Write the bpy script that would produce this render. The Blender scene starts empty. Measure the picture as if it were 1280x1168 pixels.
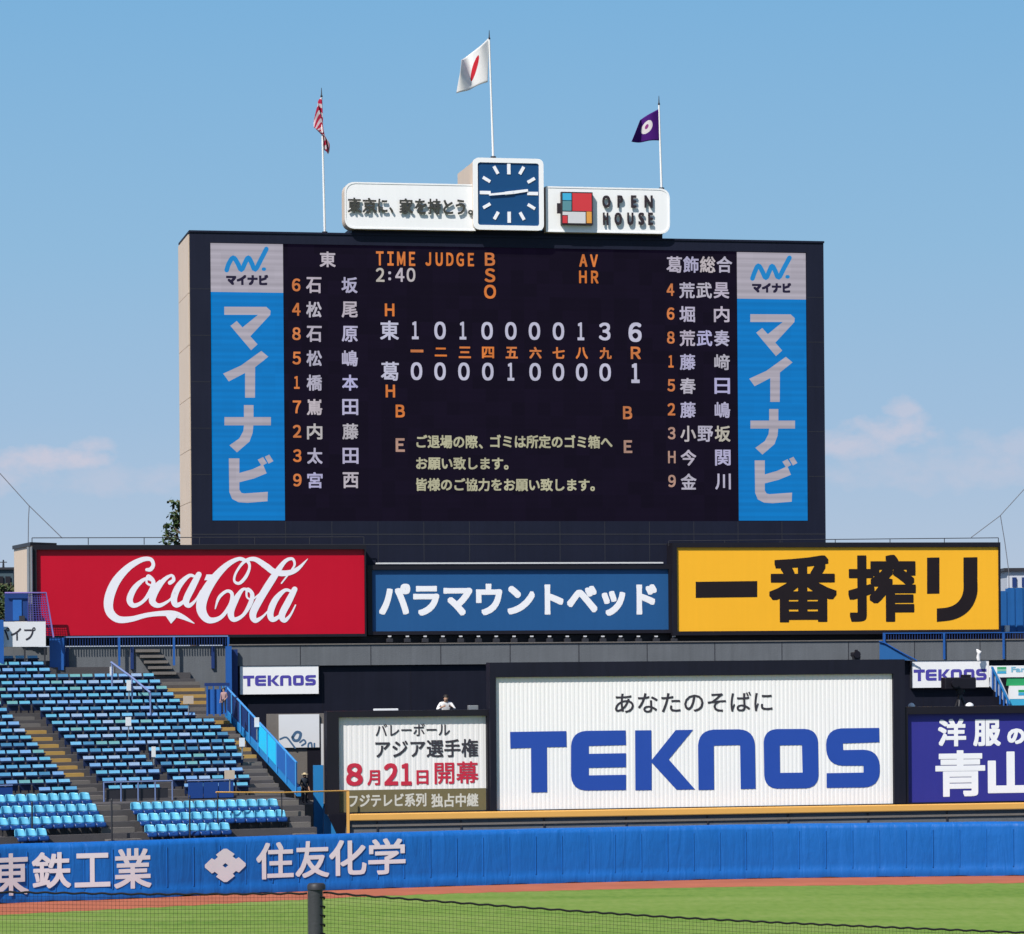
import bpy, bmesh, math, random
from mathutils import Vector, Matrix
from mathutils.geometry import tessellate_polygon
R = math.radians
random.seed(7)
S = bpy.context.scene
COL = S.collection

# ---------------------------------------------------------------- camera, world, sun
FPX = 4200.0           # focal length in pixels of a 1280 wide picture
HZ = 820.0             # picture row of the horizon
ROLL = 0.0077
EYE = Vector((0, 0, 9.4))
cr, sr = math.cos(ROLL), math.sin(ROLL)
RIGHT, UP, FWD = Vector((cr, 0, -sr)), Vector((sr, 0, cr)), Vector((0, 1, 0))
cam = bpy.data.objects.new('camera', bpy.data.cameras.new('camera'))
COL.objects.link(cam)
S.camera = cam
cam.matrix_world = Matrix(((RIGHT.x, UP.x, -FWD.x, EYE.x), (RIGHT.y, UP.y, -FWD.y, EYE.y), (RIGHT.z, UP.z, -FWD.z, EYE.z), (0, 0, 0, 1)))
cam.data.sensor_width = 36
cam.data.lens = 36 * FPX / 1280
cam.data.shift_y = (HZ - 584) / 1280
cam.data.clip_start = 0.5
cam.data.clip_end = 6000

SUN_EL, SUN_AZ = 47.0, 215.0        # azimuth clockwise from +Y
sd = Vector((math.sin(R(SUN_AZ)) * math.cos(R(SUN_EL)), math.cos(R(SUN_AZ)) * math.cos(R(SUN_EL)), math.sin(R(SUN_EL))))
sun = bpy.data.objects.new('sun', bpy.data.lights.new('sun', 'SUN'))
COL.objects.link(sun)
sun.data.energy = 4.9
sun.data.angle = R(0.5)
sun.data.color = (1.0, 0.95, 0.87)
sun.rotation_euler = (-sd).to_track_quat('-Z', 'Y').to_euler()

S.view_settings.view_transform = 'Standard'
S.view_settings.look = 'None'
S.view_settings.exposure = 0.12
S.view_settings.gamma = 1.0
S.cycles.use_denoising = True
S.cycles.max_bounces = 6

W = bpy.data.worlds.new('World')
S.world = W
W.use_nodes = True
wt = W.node_tree
wt.nodes.clear()
def N(t, kind, **kw):
    n = t.nodes.new(kind)
    for k, v in kw.items(): setattr(n, k, v)
    return n
def M(t, op, a, b=None, c=None, clamp=False):
    n = N(t, 'ShaderNodeMath', operation=op, use_clamp=clamp)
    for i, v in enumerate((a, b, c)):
        if v is None: continue
        if isinstance(v, (int, float)): n.inputs[i].default_value = v
        else: t.links.new(v, n.inputs[i])
    return n.outputs[0]
def ramp(t, fac, stops, interp='LINEAR'):
    n = N(t, 'ShaderNodeValToRGB')
    n.color_ramp.interpolation = interp
    while len(n.color_ramp.elements) < len(stops): n.color_ramp.elements.new(0.5)
    for e, (p, c) in zip(n.color_ramp.elements, stops):
        e.position = p
        e.color = (*c, 1) if len(c) == 3 else c
    t.links.new(fac, n.inputs[0])
    return n.outputs[0]
def mixc(t, fac, a, b, mode='MIX'):
    n = N(t, 'ShaderNodeMix', data_type='RGBA', blend_type=mode)
    for i, v in ((0, fac), (6, a), (7, b)):
        if isinstance(v, (int, float)): n.inputs[i].default_value = v
        elif isinstance(v, tuple): n.inputs[i].default_value = (*v, 1)
        else: t.links.new(v, n.inputs[i])
    return n.outputs[2]
sky = N(wt, 'ShaderNodeTexSky', sky_type='NISHITA')
sky.sun_disc = False
sky.sun_elevation = R(SUN_EL)
sky.sun_rotation = R(SUN_AZ)
sky.air_density, sky.dust_density, sky.ozone_density = 1.0, 0.6, 3.0
tc = N(wt, 'ShaderNodeTexCoord')
sp = N(wt, 'ShaderNodeSeparateXYZ')
wt.links.new(tc.outputs['Generated'], sp.inputs[0])
X_, Y_, Z_ = sp.outputs
K = 10.0               # the sky is drawn at strength 0.1
low = ramp(wt, M(wt, 'MULTIPLY', Z_, 4.0, clamp=True), [
    (0.0, (.49, .555, .67)), (.14, (.42, .535, .69)), (.28, (.34, .505, .70)), (.48, (.27, .48, .70)), (.80, (.19, .425, .69)), (1.0, (.165, .395, .675))])
lowk = mixc(wt, 1.0, low, (K, K, K), 'MULTIPLY')
fade = M(wt, 'MULTIPLY', M(wt, 'SUBTRACT', Z_, 0.22), 6.0, clamp=True)
base = mixc(wt, fade, lowk, sky.outputs[0])
# clouds low over the horizon, laid out by direction
yy = M(wt, 'MAXIMUM', Y_, 0.05)
gx, gz = M(wt, 'DIVIDE', X_, yy), M(wt, 'DIVIDE', Z_, yy)
nz = N(wt, 'ShaderNodeTexNoise')
nz.inputs['Scale'].default_value = 95
nz.inputs['Detail'].default_value = 6
nz.inputs['Roughness'].default_value = .58
cv = N(wt, 'ShaderNodeCombineXYZ')
wt.links.new(gx, cv.inputs[0]); wt.links.new(M(wt, 'MULTIPLY', gz, 1.5), cv.inputs[1])
wt.links.new(cv.outputs[0], nz.inputs['Vector'])
cloud = None
for (px, py, w, h, s) in ((1115, 538, 66, 22, .62), (1128, 512, 24, 18, .55), (1060, 556, 70, 20, .6), (50, 575, 95, 18, .75), (115, 556, 32, 11, .55), (1270, 570, 120, 36, .35), (-60, 590, 120, 34, .5), (1180, 590, 160, 26, .3), (160, 600, 140, 22, .3)):
    ex = M(wt, 'DIVIDE', M(wt, 'SUBTRACT', gx, (px - 640) / FPX), w / FPX)
    ez = M(wt, 'DIVIDE', M(wt, 'SUBTRACT', gz, (HZ - ROLL * (px - 640) - py) / FPX), h / FPX)
    d2 = M(wt, 'ADD', M(wt, 'MULTIPLY', ex, ex), M(wt, 'MULTIPLY', ez, ez))
    v = M(wt, 'SUBTRACT', M(wt, 'ADD', -0.55, M(wt, 'MULTIPLY', nz.outputs[0], 2.9)), M(wt, 'MULTIPLY', d2, .8))
    v = M(wt, 'MULTIPLY', M(wt, 'MULTIPLY', v, 1.0, clamp=True), s)
    cloud = v if cloud is None else M(wt, 'MAXIMUM', cloud, v)
infront = M(wt, 'GREATER_THAN', Y_, 0.2)
cloud = M(wt, 'MULTIPLY', cloud, infront)
col = mixc(wt, cloud, base, (6.1, 5.85, 6.8))
bg = N(wt, 'ShaderNodeBackground')
bg.inputs[1].default_value = 0.094
wt.links.new(col, bg.inputs[0])
wo = N(wt, 'ShaderNodeOutputWorld')
wt.links.new(bg.outputs[0], wo.inputs[0])

# ---------------------------------------------------------------- picture and facade frames
def ray(px, py):
    return FWD + RIGHT * ((px - 640) / FPX) + UP * ((HZ - py) / FPX)
def P(px, py, Y):
    return EYE + ray(px, py) * Y
_t = 0.2
UV = Vector((1, _t, 0)).normalized()          # along the facade
NV = Vector((UV.y, -UV.x, 0))                 # out of the facade
O = Vector(((238 - 640) / FPX * 156, 156, 0))
def Fa(px, py, d):
    dr = ray(px, py)
    t = (d - (EYE - O).dot(NV)) / dr.dot(NV)
    p = EYE + dr * t
    return (p - O).dot(UV), p.z
def Wd(a, d, b):
    p = O + UV * a + NV * d
    return Vector((p.x, p.y, b))
def G(px, py):                                # pixel to the ground
    dr = ray(px, py)
    t = -EYE.z / dr.z
    return EYE + dr * t

# ---------------------------------------------------------------- materials
MATS = {}
def mat(name, c, rough=.6, var=.12, scale=1.2, bump=0.0, bscale=20, metal=0.0, spec=.35, streak=0.0, rnd=0.0, emit=None, coat=0.0):
    if name in MATS: return MATS[name]
    m = bpy.data.materials.new(name)
    m.use_nodes = True
    t = m.node_tree
    b = t.nodes['Principled BSDF']
    b.inputs['Roughness'].default_value = rough
    b.inputs['Metallic'].default_value = metal
    b.inputs['Specular IOR Level'].default_value = spec
    b.inputs['Coat Weight'].default_value = coat
    tcn = N(t, 'ShaderNodeTexCoord')
    n1 = N(t, 'ShaderNodeTexNoise')
    n1.inputs['Scale'].default_value = scale
    n1.inputs['Detail'].default_value = 6
    n1.inputs['Roughness'].default_value = .65
    t.links.new(tcn.outputs['Object'], n1.inputs['Vector'])
    f = M(t, 'ADD', 1 - var, M(t, 'MULTIPLY', n1.outputs[0], 2 * var))
    if streak:
        mp = N(t, 'ShaderNodeMapping')
        mp.inputs['Scale'].default_value = (3.2, 3.2, .16)
        t.links.new(tcn.outputs['Object'], mp.inputs[0])
        n2 = N(t, 'ShaderNodeTexNoise')
        n2.inputs['Scale'].default_value = 1.6
        n2.inputs['Detail'].default_value = 5
        t.links.new(mp.outputs[0], n2.inputs['Vector'])
        f = M(t, 'MULTIPLY', f, M(t, 'ADD', 1 - streak, M(t, 'MULTIPLY', n2.outputs[0], 2 * streak)))
    if rnd:
        oi = N(t, 'ShaderNodeObjectInfo')
        f = M(t, 'MULTIPLY', f, M(t, 'ADD', 1 - rnd, M(t, 'MULTIPLY', oi.outputs['Random'], 2 * rnd)))
    cc = N(t, 'ShaderNodeCombineXYZ')
    for i in range(3): t.links.new(f, cc.inputs[i])
    colr = mixc(t, 1.0, c, cc.outputs[0], 'MULTIPLY')
    t.links.new(colr, b.inputs['Base Color'])
    t.links.new(M(t, 'ADD', rough - .08, M(t, 'MULTIPLY', n1.outputs[0], .16), clamp=True), b.inputs['Roughness'])
    if bump:
        n3 = N(t, 'ShaderNodeTexNoise')
        n3.inputs['Scale'].default_value = bscale
        n3.inputs['Detail'].default_value = 4
        t.links.new(tcn.outputs['Object'], n3.inputs['Vector'])
        bp = N(t, 'ShaderNodeBump')
        bp.inputs['Strength'].default_value = bump
        bp.inputs['Distance'].default_value = .05
        t.links.new(n3.outputs[0], bp.inputs['Height'])
        t.links.new(bp.outputs[0], b.inputs['Normal'])
    if emit:
        b.inputs['Emission Color'].default_value = (*emit[:3], 1)
        b.inputs['Emission Strength'].default_value = emit[3]
    m.diffuse_color = (*c, 1)
    MATS[name] = m
    return m

def creases(m, strength, dist, sc):
    """Upright creases and slack folds as a second bump."""
    t = m.node_tree
    b = t.nodes['Principled BSDF']
    tcn = N(t, 'ShaderNodeTexCoord')
    mp = N(t, 'ShaderNodeMapping'); mp.inputs['Scale'].default_value = sc
    mp.inputs['Rotation'].default_value = (0, R(9), 0)
    t.links.new(tcn.outputs['Object'], mp.inputs[0])
    n = N(t, 'ShaderNodeTexNoise'); n.inputs['Scale'].default_value = 1.0; n.inputs['Detail'].default_value = 5; n.inputs['Distortion'].default_value = .8
    t.links.new(mp.outputs[0], n.inputs['Vector'])
    bp = N(t, 'ShaderNodeBump'); bp.inputs['Strength'].default_value = strength; bp.inputs['Distance'].default_value = dist
    t.links.new(n.outputs[0], bp.inputs['Height'])
    if b.inputs['Normal'].is_linked: t.links.new(b.inputs['Normal'].links[0].from_socket, bp.inputs['Normal'])
    t.links.new(bp.outputs[0], b.inputs['Normal'])
def led(name, c, strength=1.0, band=0.0, blk=0.12, dark=(.006, .005, .009)):
    """A lit screen: emitting modules with slightly uneven brightness row by row."""
    m = bpy.data.materials.new(name)
    m.use_nodes = True
    t = m.node_tree
    b = t.nodes['Principled BSDF']
    b.inputs['Base Color'].default_value = (*dark, 1)
    b.inputs['Roughness'].default_value = .7
    b.inputs['Specular IOR Level'].default_value = .04
    tcn = N(t, 'ShaderNodeTexCoord')
    s = N(t, 'ShaderNodeSeparateXYZ')
    t.links.new(tcn.outputs['Object'], s.inputs[0])
    a = M(t, 'ADD', M(t, 'MULTIPLY', s.outputs[0], UV.x), M(t, 'MULTIPLY', s.outputs[1], UV.y))
    v = N(t, 'ShaderNodeCombineXYZ')
    t.links.new(M(t, 'FLOOR', M(t, 'MULTIPLY', a, 1.6)), v.inputs[0])
    t.links.new(M(t, 'FLOOR', M(t, 'MULTIPLY', s.outputs[2], 1.6)), v.inputs[1])
    wn = N(t, 'ShaderNodeTexWhiteNoise')
    t.links.new(v.outputs[0], wn.inputs[0])
    e = M(t, 'ADD', 1 - blk / 2, M(t, 'MULTIPLY', wn.outputs[0], blk))
    if band:
        nb = N(t, 'ShaderNodeTexNoise', noise_dimensions='1D')
        nb.inputs['Scale'].default_value = 2.6
        nb.inputs['Detail'].default_value = 4
        nb.inputs['Roughness'].default_value = .75
        t.links.new(s.outputs[2], nb.inputs['W'])
        e = M(t, 'MULTIPLY', e, M(t, 'ADD', 1 - band, M(t, 'MULTIPLY', nb.outputs[0], 2 * band)))
        lines = M(t, 'SINE', M(t, 'MULTIPLY', s.outputs[2], 2 * math.pi / .31))
        e = M(t, 'MULTIPLY', e, M(t, 'ADD', 1.0, M(t, 'MULTIPLY', lines, band * .3)))
    b.inputs['Emission Color'].default_value = (*c, 1)
    t.links.new(M(t, 'MULTIPLY', e, strength), b.inputs['Emission Strength'])
    m.diffuse_color = (*c, 1)
    MATS[name] = m
    return m

BLACK = mat('black_paint', (.0095, .0105, .021), .55, .25, .5, spec=.18, streak=.25)
BLACKF = mat('black_frame', (.0085, .0075, .014), .5, .2, .8, spec=.3)
NAVY = mat('navy_metal', (.0105, .0125, .028), .55, .2, .4, spec=.16, streak=.18)
BEIGE = mat('beige_panel', (.62, .50, .40), .6, .07, .5, streak=.10)
CONC = mat('grey_concrete', (.125, .135, .15), .85, .22, .7, bump=.2, streak=.18)
CONC2 = mat('light_concrete', (.16, .145, .135), .9, .25, .9, bump=.2)
TERR = mat('terrace_concrete', (.085, .080, .085), .9, .28, 1.1, bump=.2)
OCHRE = mat('ochre_step', (.46, .28, .08), .8, .25, 1.5)
WHITE = mat('white_panel', (.86, .86, .87), .45, .03, .4, streak=.04)
WHITEP = mat('white_ribbed', (.84, .83, .84), .5, .03, .3, streak=.035)
WHITEB = mat('white_dull', (.70, .71, .74), .6, .05, .6)
RED = mat('red_sign', (.50, .0022, .022), .42, .06, .35, spec=.25, streak=.03)
LOGOW = mat('logo_white', (.80, .79, .86), .5, .03, 1)
YEL = mat('yellow_sign', (.93, .46, .020), .5, .035, .3, streak=.03)
DKBROWN = mat('dark_lettering', (.008, .003, .005), .6, .2, 1)
PBLUE = mat('blue_sign', (.014, .088, .25), .5, .05, .4, streak=.05)
PWHITE = mat('white_lettering', (.86, .86, .90), .5, .03, 1)
TBLUE = mat('royal_blue_lettering', (.017, .066, .37), .5, .04, 1)
TBLUE2 = mat('violet_blue_lettering', (.075, .06, .36), .5, .06, 1)
INDIGO = mat('indigo_sign', (.030, .030, .255), .5, .05, .4, streak=.04)
INK = mat('dark_ink', (.035, .032, .045), .6, .1, 1)
CRIM = mat('crimson_lettering', (.52, .022, .055), .5, .05, 1)
OLIVE = mat('olive_band', (.155, .13, .065), .6, .08, .5)
OLIVEW = mat('pale_lettering', (.58, .57, .52), .5, .08, 1)
PADB = mat('blue_padding', (.006, .115, .43), .5, .10, .9, bump=.35, bscale=2.2, spec=.3, streak=.10)
creases(PADB, .55, .09, (2.6, 2.6, .5))
PADW = mat('padding_lettering', (.66, .635, .69), .6, .07, 1.5)
RAILY = mat('yellow_rail', (.75, .40, .10), .45, .08, 1)
BLUEP = mat('blue_steel', (.018, .10, .36), .45, .15, 1, streak=.12)
BLUEL = mat('bright_blue_panel', (.022, .22, .55), .5, .08, .8)
CYAN = mat('cyan_panel', (.02, .55, .90), .4, .05, .8)
DBLUE = mat('dark_blue_steel', (.012, .035, .15), .5, .2, 1)
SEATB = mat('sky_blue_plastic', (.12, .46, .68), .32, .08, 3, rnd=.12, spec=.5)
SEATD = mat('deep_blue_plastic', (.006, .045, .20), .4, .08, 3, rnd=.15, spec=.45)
BENT = mat('faded_turquoise_plastic', (.13, .40, .56), .4, .18, 5, spec=.5)
def fade_by_seat(m, stops):
    t = m.node_tree
    oi = N(t, 'ShaderNodeObjectInfo')
    c = ramp(t, oi.outputs['Random'], stops, 'CONSTANT')
    old = t.nodes['Principled BSDF'].inputs['Base Color'].links[0].from_node
    t.links.new(c, old.inputs[6])
fade_by_seat(BENT, [(0, (.15, .43, .68)), (.24, (.13, .44, .62)), (.40, (.20, .40, .70)), (.54, (.18, .48, .74)), (.68, (.07, .24, .42)), (.78, (.11, .36, .60)), (.87, (.32, .46, .66)), (.94, (.16, .40, .42))])
STEEL = mat('grey_steel', (.35, .36, .38), .4, .08, 2, metal=.6)
POLEW = mat('white_pole', (.78, .78, .78), .4, .05, 2)
DSTEEL = mat('dark_steel', (.03, .03, .038), .5, .15, 2)
ROPE = mat('black_rope', (.010, .010, .012), .8, .3, 30)
GREENS = mat('green_stripe', (.03, .36, .13), .5, .05, 1)
SKYB = mat('light_blue_stripe', (.05, .40, .65), .5, .05, 1)
ORANGE = mat('orange_tile', (.72, .32, .06), .5, .05, 1)
REDT = mat('red_tile', (.60, .04, .05), .5, .05, 1)
GREYT = mat('grey_tile', (.62, .62, .64), .5, .05, 1)
CLKB = mat('clock_blue', (.007, .062, .185), .4, .08, .8)
SKIN = mat('skin', (.50, .30, .21), .55, .06, 6)
HAIR = mat('black_hair', (.015, .012, .012), .5, .2, 10)
BLOND = mat('straw_hat', (.55, .45, .28), .8, .15, 10)
SHIRTW = mat('white_shirt', (.78, .77, .78), .8, .06, 5)
SHIRTD = mat('dark_shirt', (.03, .04, .06), .8, .1, 5)
SHIRTP = mat('pink_shirt', (.34, .21, .21), .8, .1, 5)
TROUS = mat('dark_trousers', (.025, .028, .045), .8, .1, 5)
BARK = mat('bark', (.10, .07, .05), .9, .3, 3)
LEAF = mat('leaf_green', (.040, .075, .022), .6, .45, 2.5, rnd=.2)
LEAF2 = mat('leaf_brown_green', (.075, .075, .030), .6, .4, 2.5)
L_WHITE = led('led_white', (.40, .37, .43), 1.0, .06, .16)
L_LAV = led('led_score_white', (.44, .44, .56), 1.0, .05, .14)
L_OR = led('led_orange', (.58, .13, .035), 1.0, .05, .25)
L_TAN = led('led_tan', (.36, .22, .17), 1.0, .05, .25)
L_YEL = led('led_pale_yellow', (.38, .37, .25), 1.0, .05, .22)
L_BG = led('led_unlit', (.0040, .0022, .0085), 1.0, .1, .4, (.003, .0025, .005))
L_BLUE = led('led_blue', (.0005, .160, .47), 1.0, .16, .06)
L_ADW = led('led_ad_white', (.35, .33, .385), 1.0, .24, .06)
L_INK = led('led_ad_ink', (.012, .010, .03), 1.0, 0, .1)
L_LOGO = led('led_logo_blue', (.01, .20, .50), 1.0, .05, .06)

def tint(m, stops):
    t = m.node_tree
    oi = N(t, 'ShaderNodeObjectInfo')
    t.links.new(ramp(t, oi.outputs['Random'], stops), t.nodes['Principled BSDF'].inputs['Emission Color'])
tint(L_WHITE, [(0, (.40, .38, .42)), (.3, (.36, .35, .55)), (.5, (.42, .38, .40)), (.7, (.40, .36, .46)), (.85, (.42, .40, .33)), (1, (.35, .34, .50))])
tint(L_OR, [(0, (.58, .165, .03)), (.5, (.55, .17, .045)), (1, (.47, .165, .06))])
# ---------------------------------------------------------------- object helpers
def tag(o, label=None, cat=None, group=None, kind=None):
    if label: o['label'] = label
    if cat: o['category'] = cat
    if group: o['group'] = group
    if kind: o['kind'] = kind
    return o
def thing(name, label, cat, loc, group=None):
    o = bpy.data.objects.new(name, None)
    o.empty_display_size = .3
    COL.objects.link(o)
    o.location = loc
    return tag(o, label, cat, group)
def origin(o):
    v = Vector((0, 0, 0))
    while o is not None:
        v += o.location
        o = o.parent
    return v
class MB:
    def __init__(s): s.v, s.f, s.m, s.sm = [], [], [], []
    def add(s, vs, fs, mi=0, smooth=False):
        b = len(s.v)
        s.v += [tuple(v) for v in vs]
        for f in fs:
            s.f.append([b + i for i in f]); s.m.append(mi); s.sm.append(smooth)
        return s
    def hexa(s, q0, q1, mi=0):        # two quads, same winding, q0 in front
        return s.add(list(q0) + list(q1), [(0, 1, 2, 3), (7, 6, 5, 4), (0, 4, 5, 1), (1, 5, 6, 2), (2, 6, 7, 3), (3, 7, 4, 0)], mi)
    def fbox(s, a0, a1, b0, b1, d1, d0, mi=0):   # facade frame box, d1 in front
        q = lambda d: [Wd(a0, d, b0), Wd(a1, d, b0), Wd(a1, d, b1), Wd(a0, d, b1)]
        return s.hexa(q(d1), q(d0), mi)
    def pbox(s, x0, y0, x1, y1, d1, d0, mi=0):   # the same by picture corners of its front
        a0, b1 = Fa(x0, y0, d1)
        b0 = Fa(x0, y1, d1)[1]
        a1 = Fa(x1, y0, d1)[0]
        return s.fbox(a0, a1, b0, b1, d1, d0, mi)
    def box(s, c, sx, sy, sz, ax=None, mi=0):    # centre, full sizes, axis of the first size
        ax = (ax or Vector((1, 0, 0))).normalized()
        zz = Vector((0, 0, 1))
        if abs(ax.z) > .9: yy_ = Vector((0, 1, 0))
        else: yy_ = zz.cross(ax).normalized()
        zz = ax.cross(yy_)
        c = Vector(c)
        q = lambda k: [c + ax * (i * sx / 2) + zz * (j * sz / 2) + yy_ * (k * sy / 2) for i, j in ((-1, -1), (1, -1), (1, 1), (-1, 1))]
        return s.hexa(q(-1), q(1), mi)
    def tube(s, pts, r, n=8, mi=0, cap=True):
        pts = [Vector(p) for p in pts]
        rs = r if isinstance(r, (list, tuple)) else [r] * len(pts)
        vs, fs = [], []
        for i, p in enumerate(pts):
            t = (pts[min(i + 1, len(pts) - 1)] - pts[max(i - 1, 0)]).normalized()
            a = t.orthogonal().normalized() if abs(t.z) > .95 else t.cross(Vector((0, 0, 1))).normalized()
            if abs(t.z) > .95: a = (Vector((1, 0, 0)) - t * t.x).normalized()
            b = t.cross(a)
            for k in range(n):
                w = 2 * math.pi * k / n
                vs.append(p + (a * math.cos(w) + b * math.sin(w)) * rs[i])
        for i in range(len(pts) - 1):
            for k in range(n):
                k2 = (k + 1) % n
                fs.append((i * n + k, i * n + k2, (i + 1) * n + k2, (i + 1) * n + k))
        s.add(vs, fs, mi, True)
        if cap:
            s.add(vs[:n][::-1], [tuple(range(n))], mi); s.add(vs[-n:], [tuple(range(n))], mi)
        return s
    def prism(s, poly, fr, bk, mi=0, smi=None):   # poly list of (a,b); front and back depths
        n = len(poly)
        smi = mi if smi is None else smi
        s.add([Wd(a, fr, b) for a, b in poly], [tuple(range(n))], mi)
        s.add([Wd(a, bk, b) for a, b in poly][::-1], [tuple(range(n))], mi)
        vs = [Wd(a, fr, b) for a, b in poly] + [Wd(a, bk, b) for a, b in poly]
        s.add(vs, [(i, n + i, n + (i + 1) % n, (i + 1) % n) for i in range(n)], smi)
        return s
    def build(s, name, mats, parent=None, bevel=0, loc=None):
        org = origin(parent) if parent is not None else Vector(loc if loc is not None else (0, 0, 0))
        me = bpy.data.meshes.new(name)
        me.from_pydata([(v[0] - org.x, v[1] - org.y, v[2] - org.z) for v in s.v], [], s.f)
        for m in (mats if isinstance(mats, (list, tuple)) else [mats]): me.materials.append(m)
        me.polygons.foreach_set('material_index', s.m)
        me.polygons.foreach_set('use_smooth', s.sm)
        me.update()
        o = bpy.data.objects.new(name, me)
        COL.objects.link(o)
        if parent is not None: o.parent = parent
        else: o.location = org
        if bevel:
            b = o.modifiers.new('edge', 'BEVEL'); b.width = bevel; b.segments = 2; b.limit_method = 'ANGLE'
        return o
def consistent(o):
    bm = bmesh.new(); bm.from_mesh(o.data)
    bmesh.ops.recalc_face_normals(bm, faces=bm.faces[:])
    bm.to_mesh(o.data); bm.free()
    return o

# ---------------------------------------------------------------- writing
_TX = {}
def glyphs(body, res=3):
    if (body, res) in _TX: return _TX[(body, res)]
    c = bpy.data.curves.new('t', 'FONT')
    c.body = body
    c.fill_mode = 'FRONT'
    c.resolution_u = res
    o = bpy.data.objects.new('t', c)
    COL.objects.link(o)
    bpy.context.view_layer.update()
    me = bpy.data.meshes.new_from_object(o.evaluated_get(bpy.context.evaluated_depsgraph_get()))
    vs = [(v.co.x, v.co.y) for v in me.vertices]
    fs = [tuple(p.vertices) for p in me.polygons]
    bpy.data.objects.remove(o); bpy.data.curves.remove(c); bpy.data.meshes.remove(me)
    xs, ys = [v[0] for v in vs], [v[1] for v in vs]
    x0, x1, y0, y1 = min(xs), max(xs), min(ys), max(ys)
    vs = [((x - x0) / max(x1 - x0, 1e-6), (y - y0) / max(y1 - y0, 1e-6)) for x, y in vs]
    _TX[(body, res)] = (vs, fs)
    return vs, fs
def ring(n, r):
    if r <= 0: return [(0, 0)]
    k = 3 if n < 12 else 7            # copies along each side of a square brush
    side = [-1 + 2 * i / (k - 1) for i in range(k)]
    pts = [(x, -1) for x in side] + [(x, 1) for x in side] + [(-1, y) for y in side[1:-1]] + [(1, y) for y in side[1:-1]]
    return [(0, 0)] + [(r * x * (.95 if abs(x * y) == 1 else 1), r * y * (.95 if abs(x * y) == 1 else 1)) for x, y in pts]
def text(mb, body, x0, y0, x1, y1, d, bold=0, mi=0, res=3, n=8, place=None, lean=0):
    """Fit BODY's ink into the picture box given at its left end, on the facade plane at depth d."""
    vs, fs = glyphs(body, res)
    if place is None:
        a0, b1 = Fa(x0, y0, d)
        b0 = Fa(x0, y1, d)[1]
        a1 = Fa(x1, (y0 + y1) / 2, d)[0]
    else: a0, b0, a1, b1 = x0, y0, x1, y1
    k = .0355 if place is None else 1.0
    if bold * k > .04: n = 16
    a0, a1, b0, b1 = a0 + bold * k, a1 - bold * k, b0 + bold * k, b1 - bold * k
    for i, (ox, oy) in enumerate(ring(n, bold * k)):
        dd = d + i * .0002
        w = place or Wd
        mb.add([w(a0 + x * (a1 - a0) + ox + lean * y * (b1 - b0), dd, b0 + y * (b1 - b0) + oy) for x, y in vs], fs, mi)
    return mb
def shape(mb, pts, d, thick=0, mi=0, holes=()):
    """A flat polygon given in picture points, with holes, on the facade plane."""
    loops = [[Vector((*Fa(x, y, d), 0)) for x, y in lp] for lp in (pts, *holes)]
    flat = [p for lp in loops for p in lp]
    tri = tessellate_polygon(loops)
    def nz(t):
        a, b, c = (flat[i] for i in t)
        return (b - a).cross(c - a).z
    tri = [t if nz(t) > 0 else t[::-1] for t in tri]
    mb.add([Wd(p.x, d, p.y) for p in flat], tri, mi)
    if thick:
        for lp in loops:
            n = len(lp)
            mb.add([Wd(p.x, d, p.y) for p in lp] + [Wd(p.x, d - thick, p.y) for p in lp], [(i, n + i, n + (i + 1) % n, (i + 1) % n) for i in range(n)], mi)
    return mb
def rounded(pts, n=6):
    """Points (x, y, radius) to a loop with rounded corners."""
    out = []
    for i, p in enumerate(pts):
        r = p[2] if len(p) > 2 else 0
        c = Vector(p[:2])
        if not r:
            out.append((c.x, c.y)); continue
        a, b = Vector(pts[i - 1][:2]), Vector(pts[(i + 1) % len(pts)][:2])
        da, db = (a - c).normalized(), (b - c).normalized()
        for k in range(n + 1):
            t = k / n
            q = (c + da * r) * (1 - t) ** 2 + (c + (da + db) * r * .06) * 2 * t * (1 - t) + (c + db * r) * t ** 2
            out.append((q.x, q.y))
    return out
def spline(pts, sub=6):
    out = []
    for i in range(len(pts) - 1):
        p0, p1, p2, p3 = (pts[max(0, min(len(pts) - 1, i + k))] for k in (-1, 0, 1, 2))
        for j in range(sub):
            t = j / sub
            out.append(tuple(.5 * (2 * b + (c - a) * t + (2 * a - 5 * b + 4 * c - e) * t * t + (3 * b - a - 3 * c + e) * t ** 3) for a, b, c, e in zip(p0, p1, p2, p3)))
    out.append(tuple(pts[-1]))
    return out
def stroke(mb, pts, d, mi=0, sub=6, step=.0008):
    """A brush stroke of changing width (x, y, width in picture points)."""
    q = spline(pts, sub)
    vs, fs = [], []
    for i, (x, y, w) in enumerate(q):
        t = Vector((q[min(i + 1, len(q) - 1)][0] - q[max(i - 1, 0)][0], q[min(i + 1, len(q) - 1)][1] - q[max(i - 1, 0)][1]))
        t = t.normalized() if t.length > 1e-6 else Vector((1, 0))
        nx, ny = -t.y, t.x
        w = max(w, .15)
        dd = d + i * step * .02
        for sgn in (-1, 1):
            a, b = Fa(x + nx * w / 2 * sgn, y + ny * w / 2 * sgn, d)
            vs.append(Wd(a, dd, b))
    for i in range(len(q) - 1): fs.append((2 * i, 2 * i + 1, 2 * i + 3, 2 * i + 2))
    mb.add(vs, fs, mi)
    for (x, y, w) in (pts[0], pts[-1]):            # round ends
        if w > 1:
            c = [Fa(x + w / 2 * math.cos(k * math.pi / 6), y - w / 2 * math.sin(k * math.pi / 6), d) for k in range(12)]
            mb.add([Wd(a, d + step * .6, b) for a, b in c], [tuple(range(12))], mi)
    return mb

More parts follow.
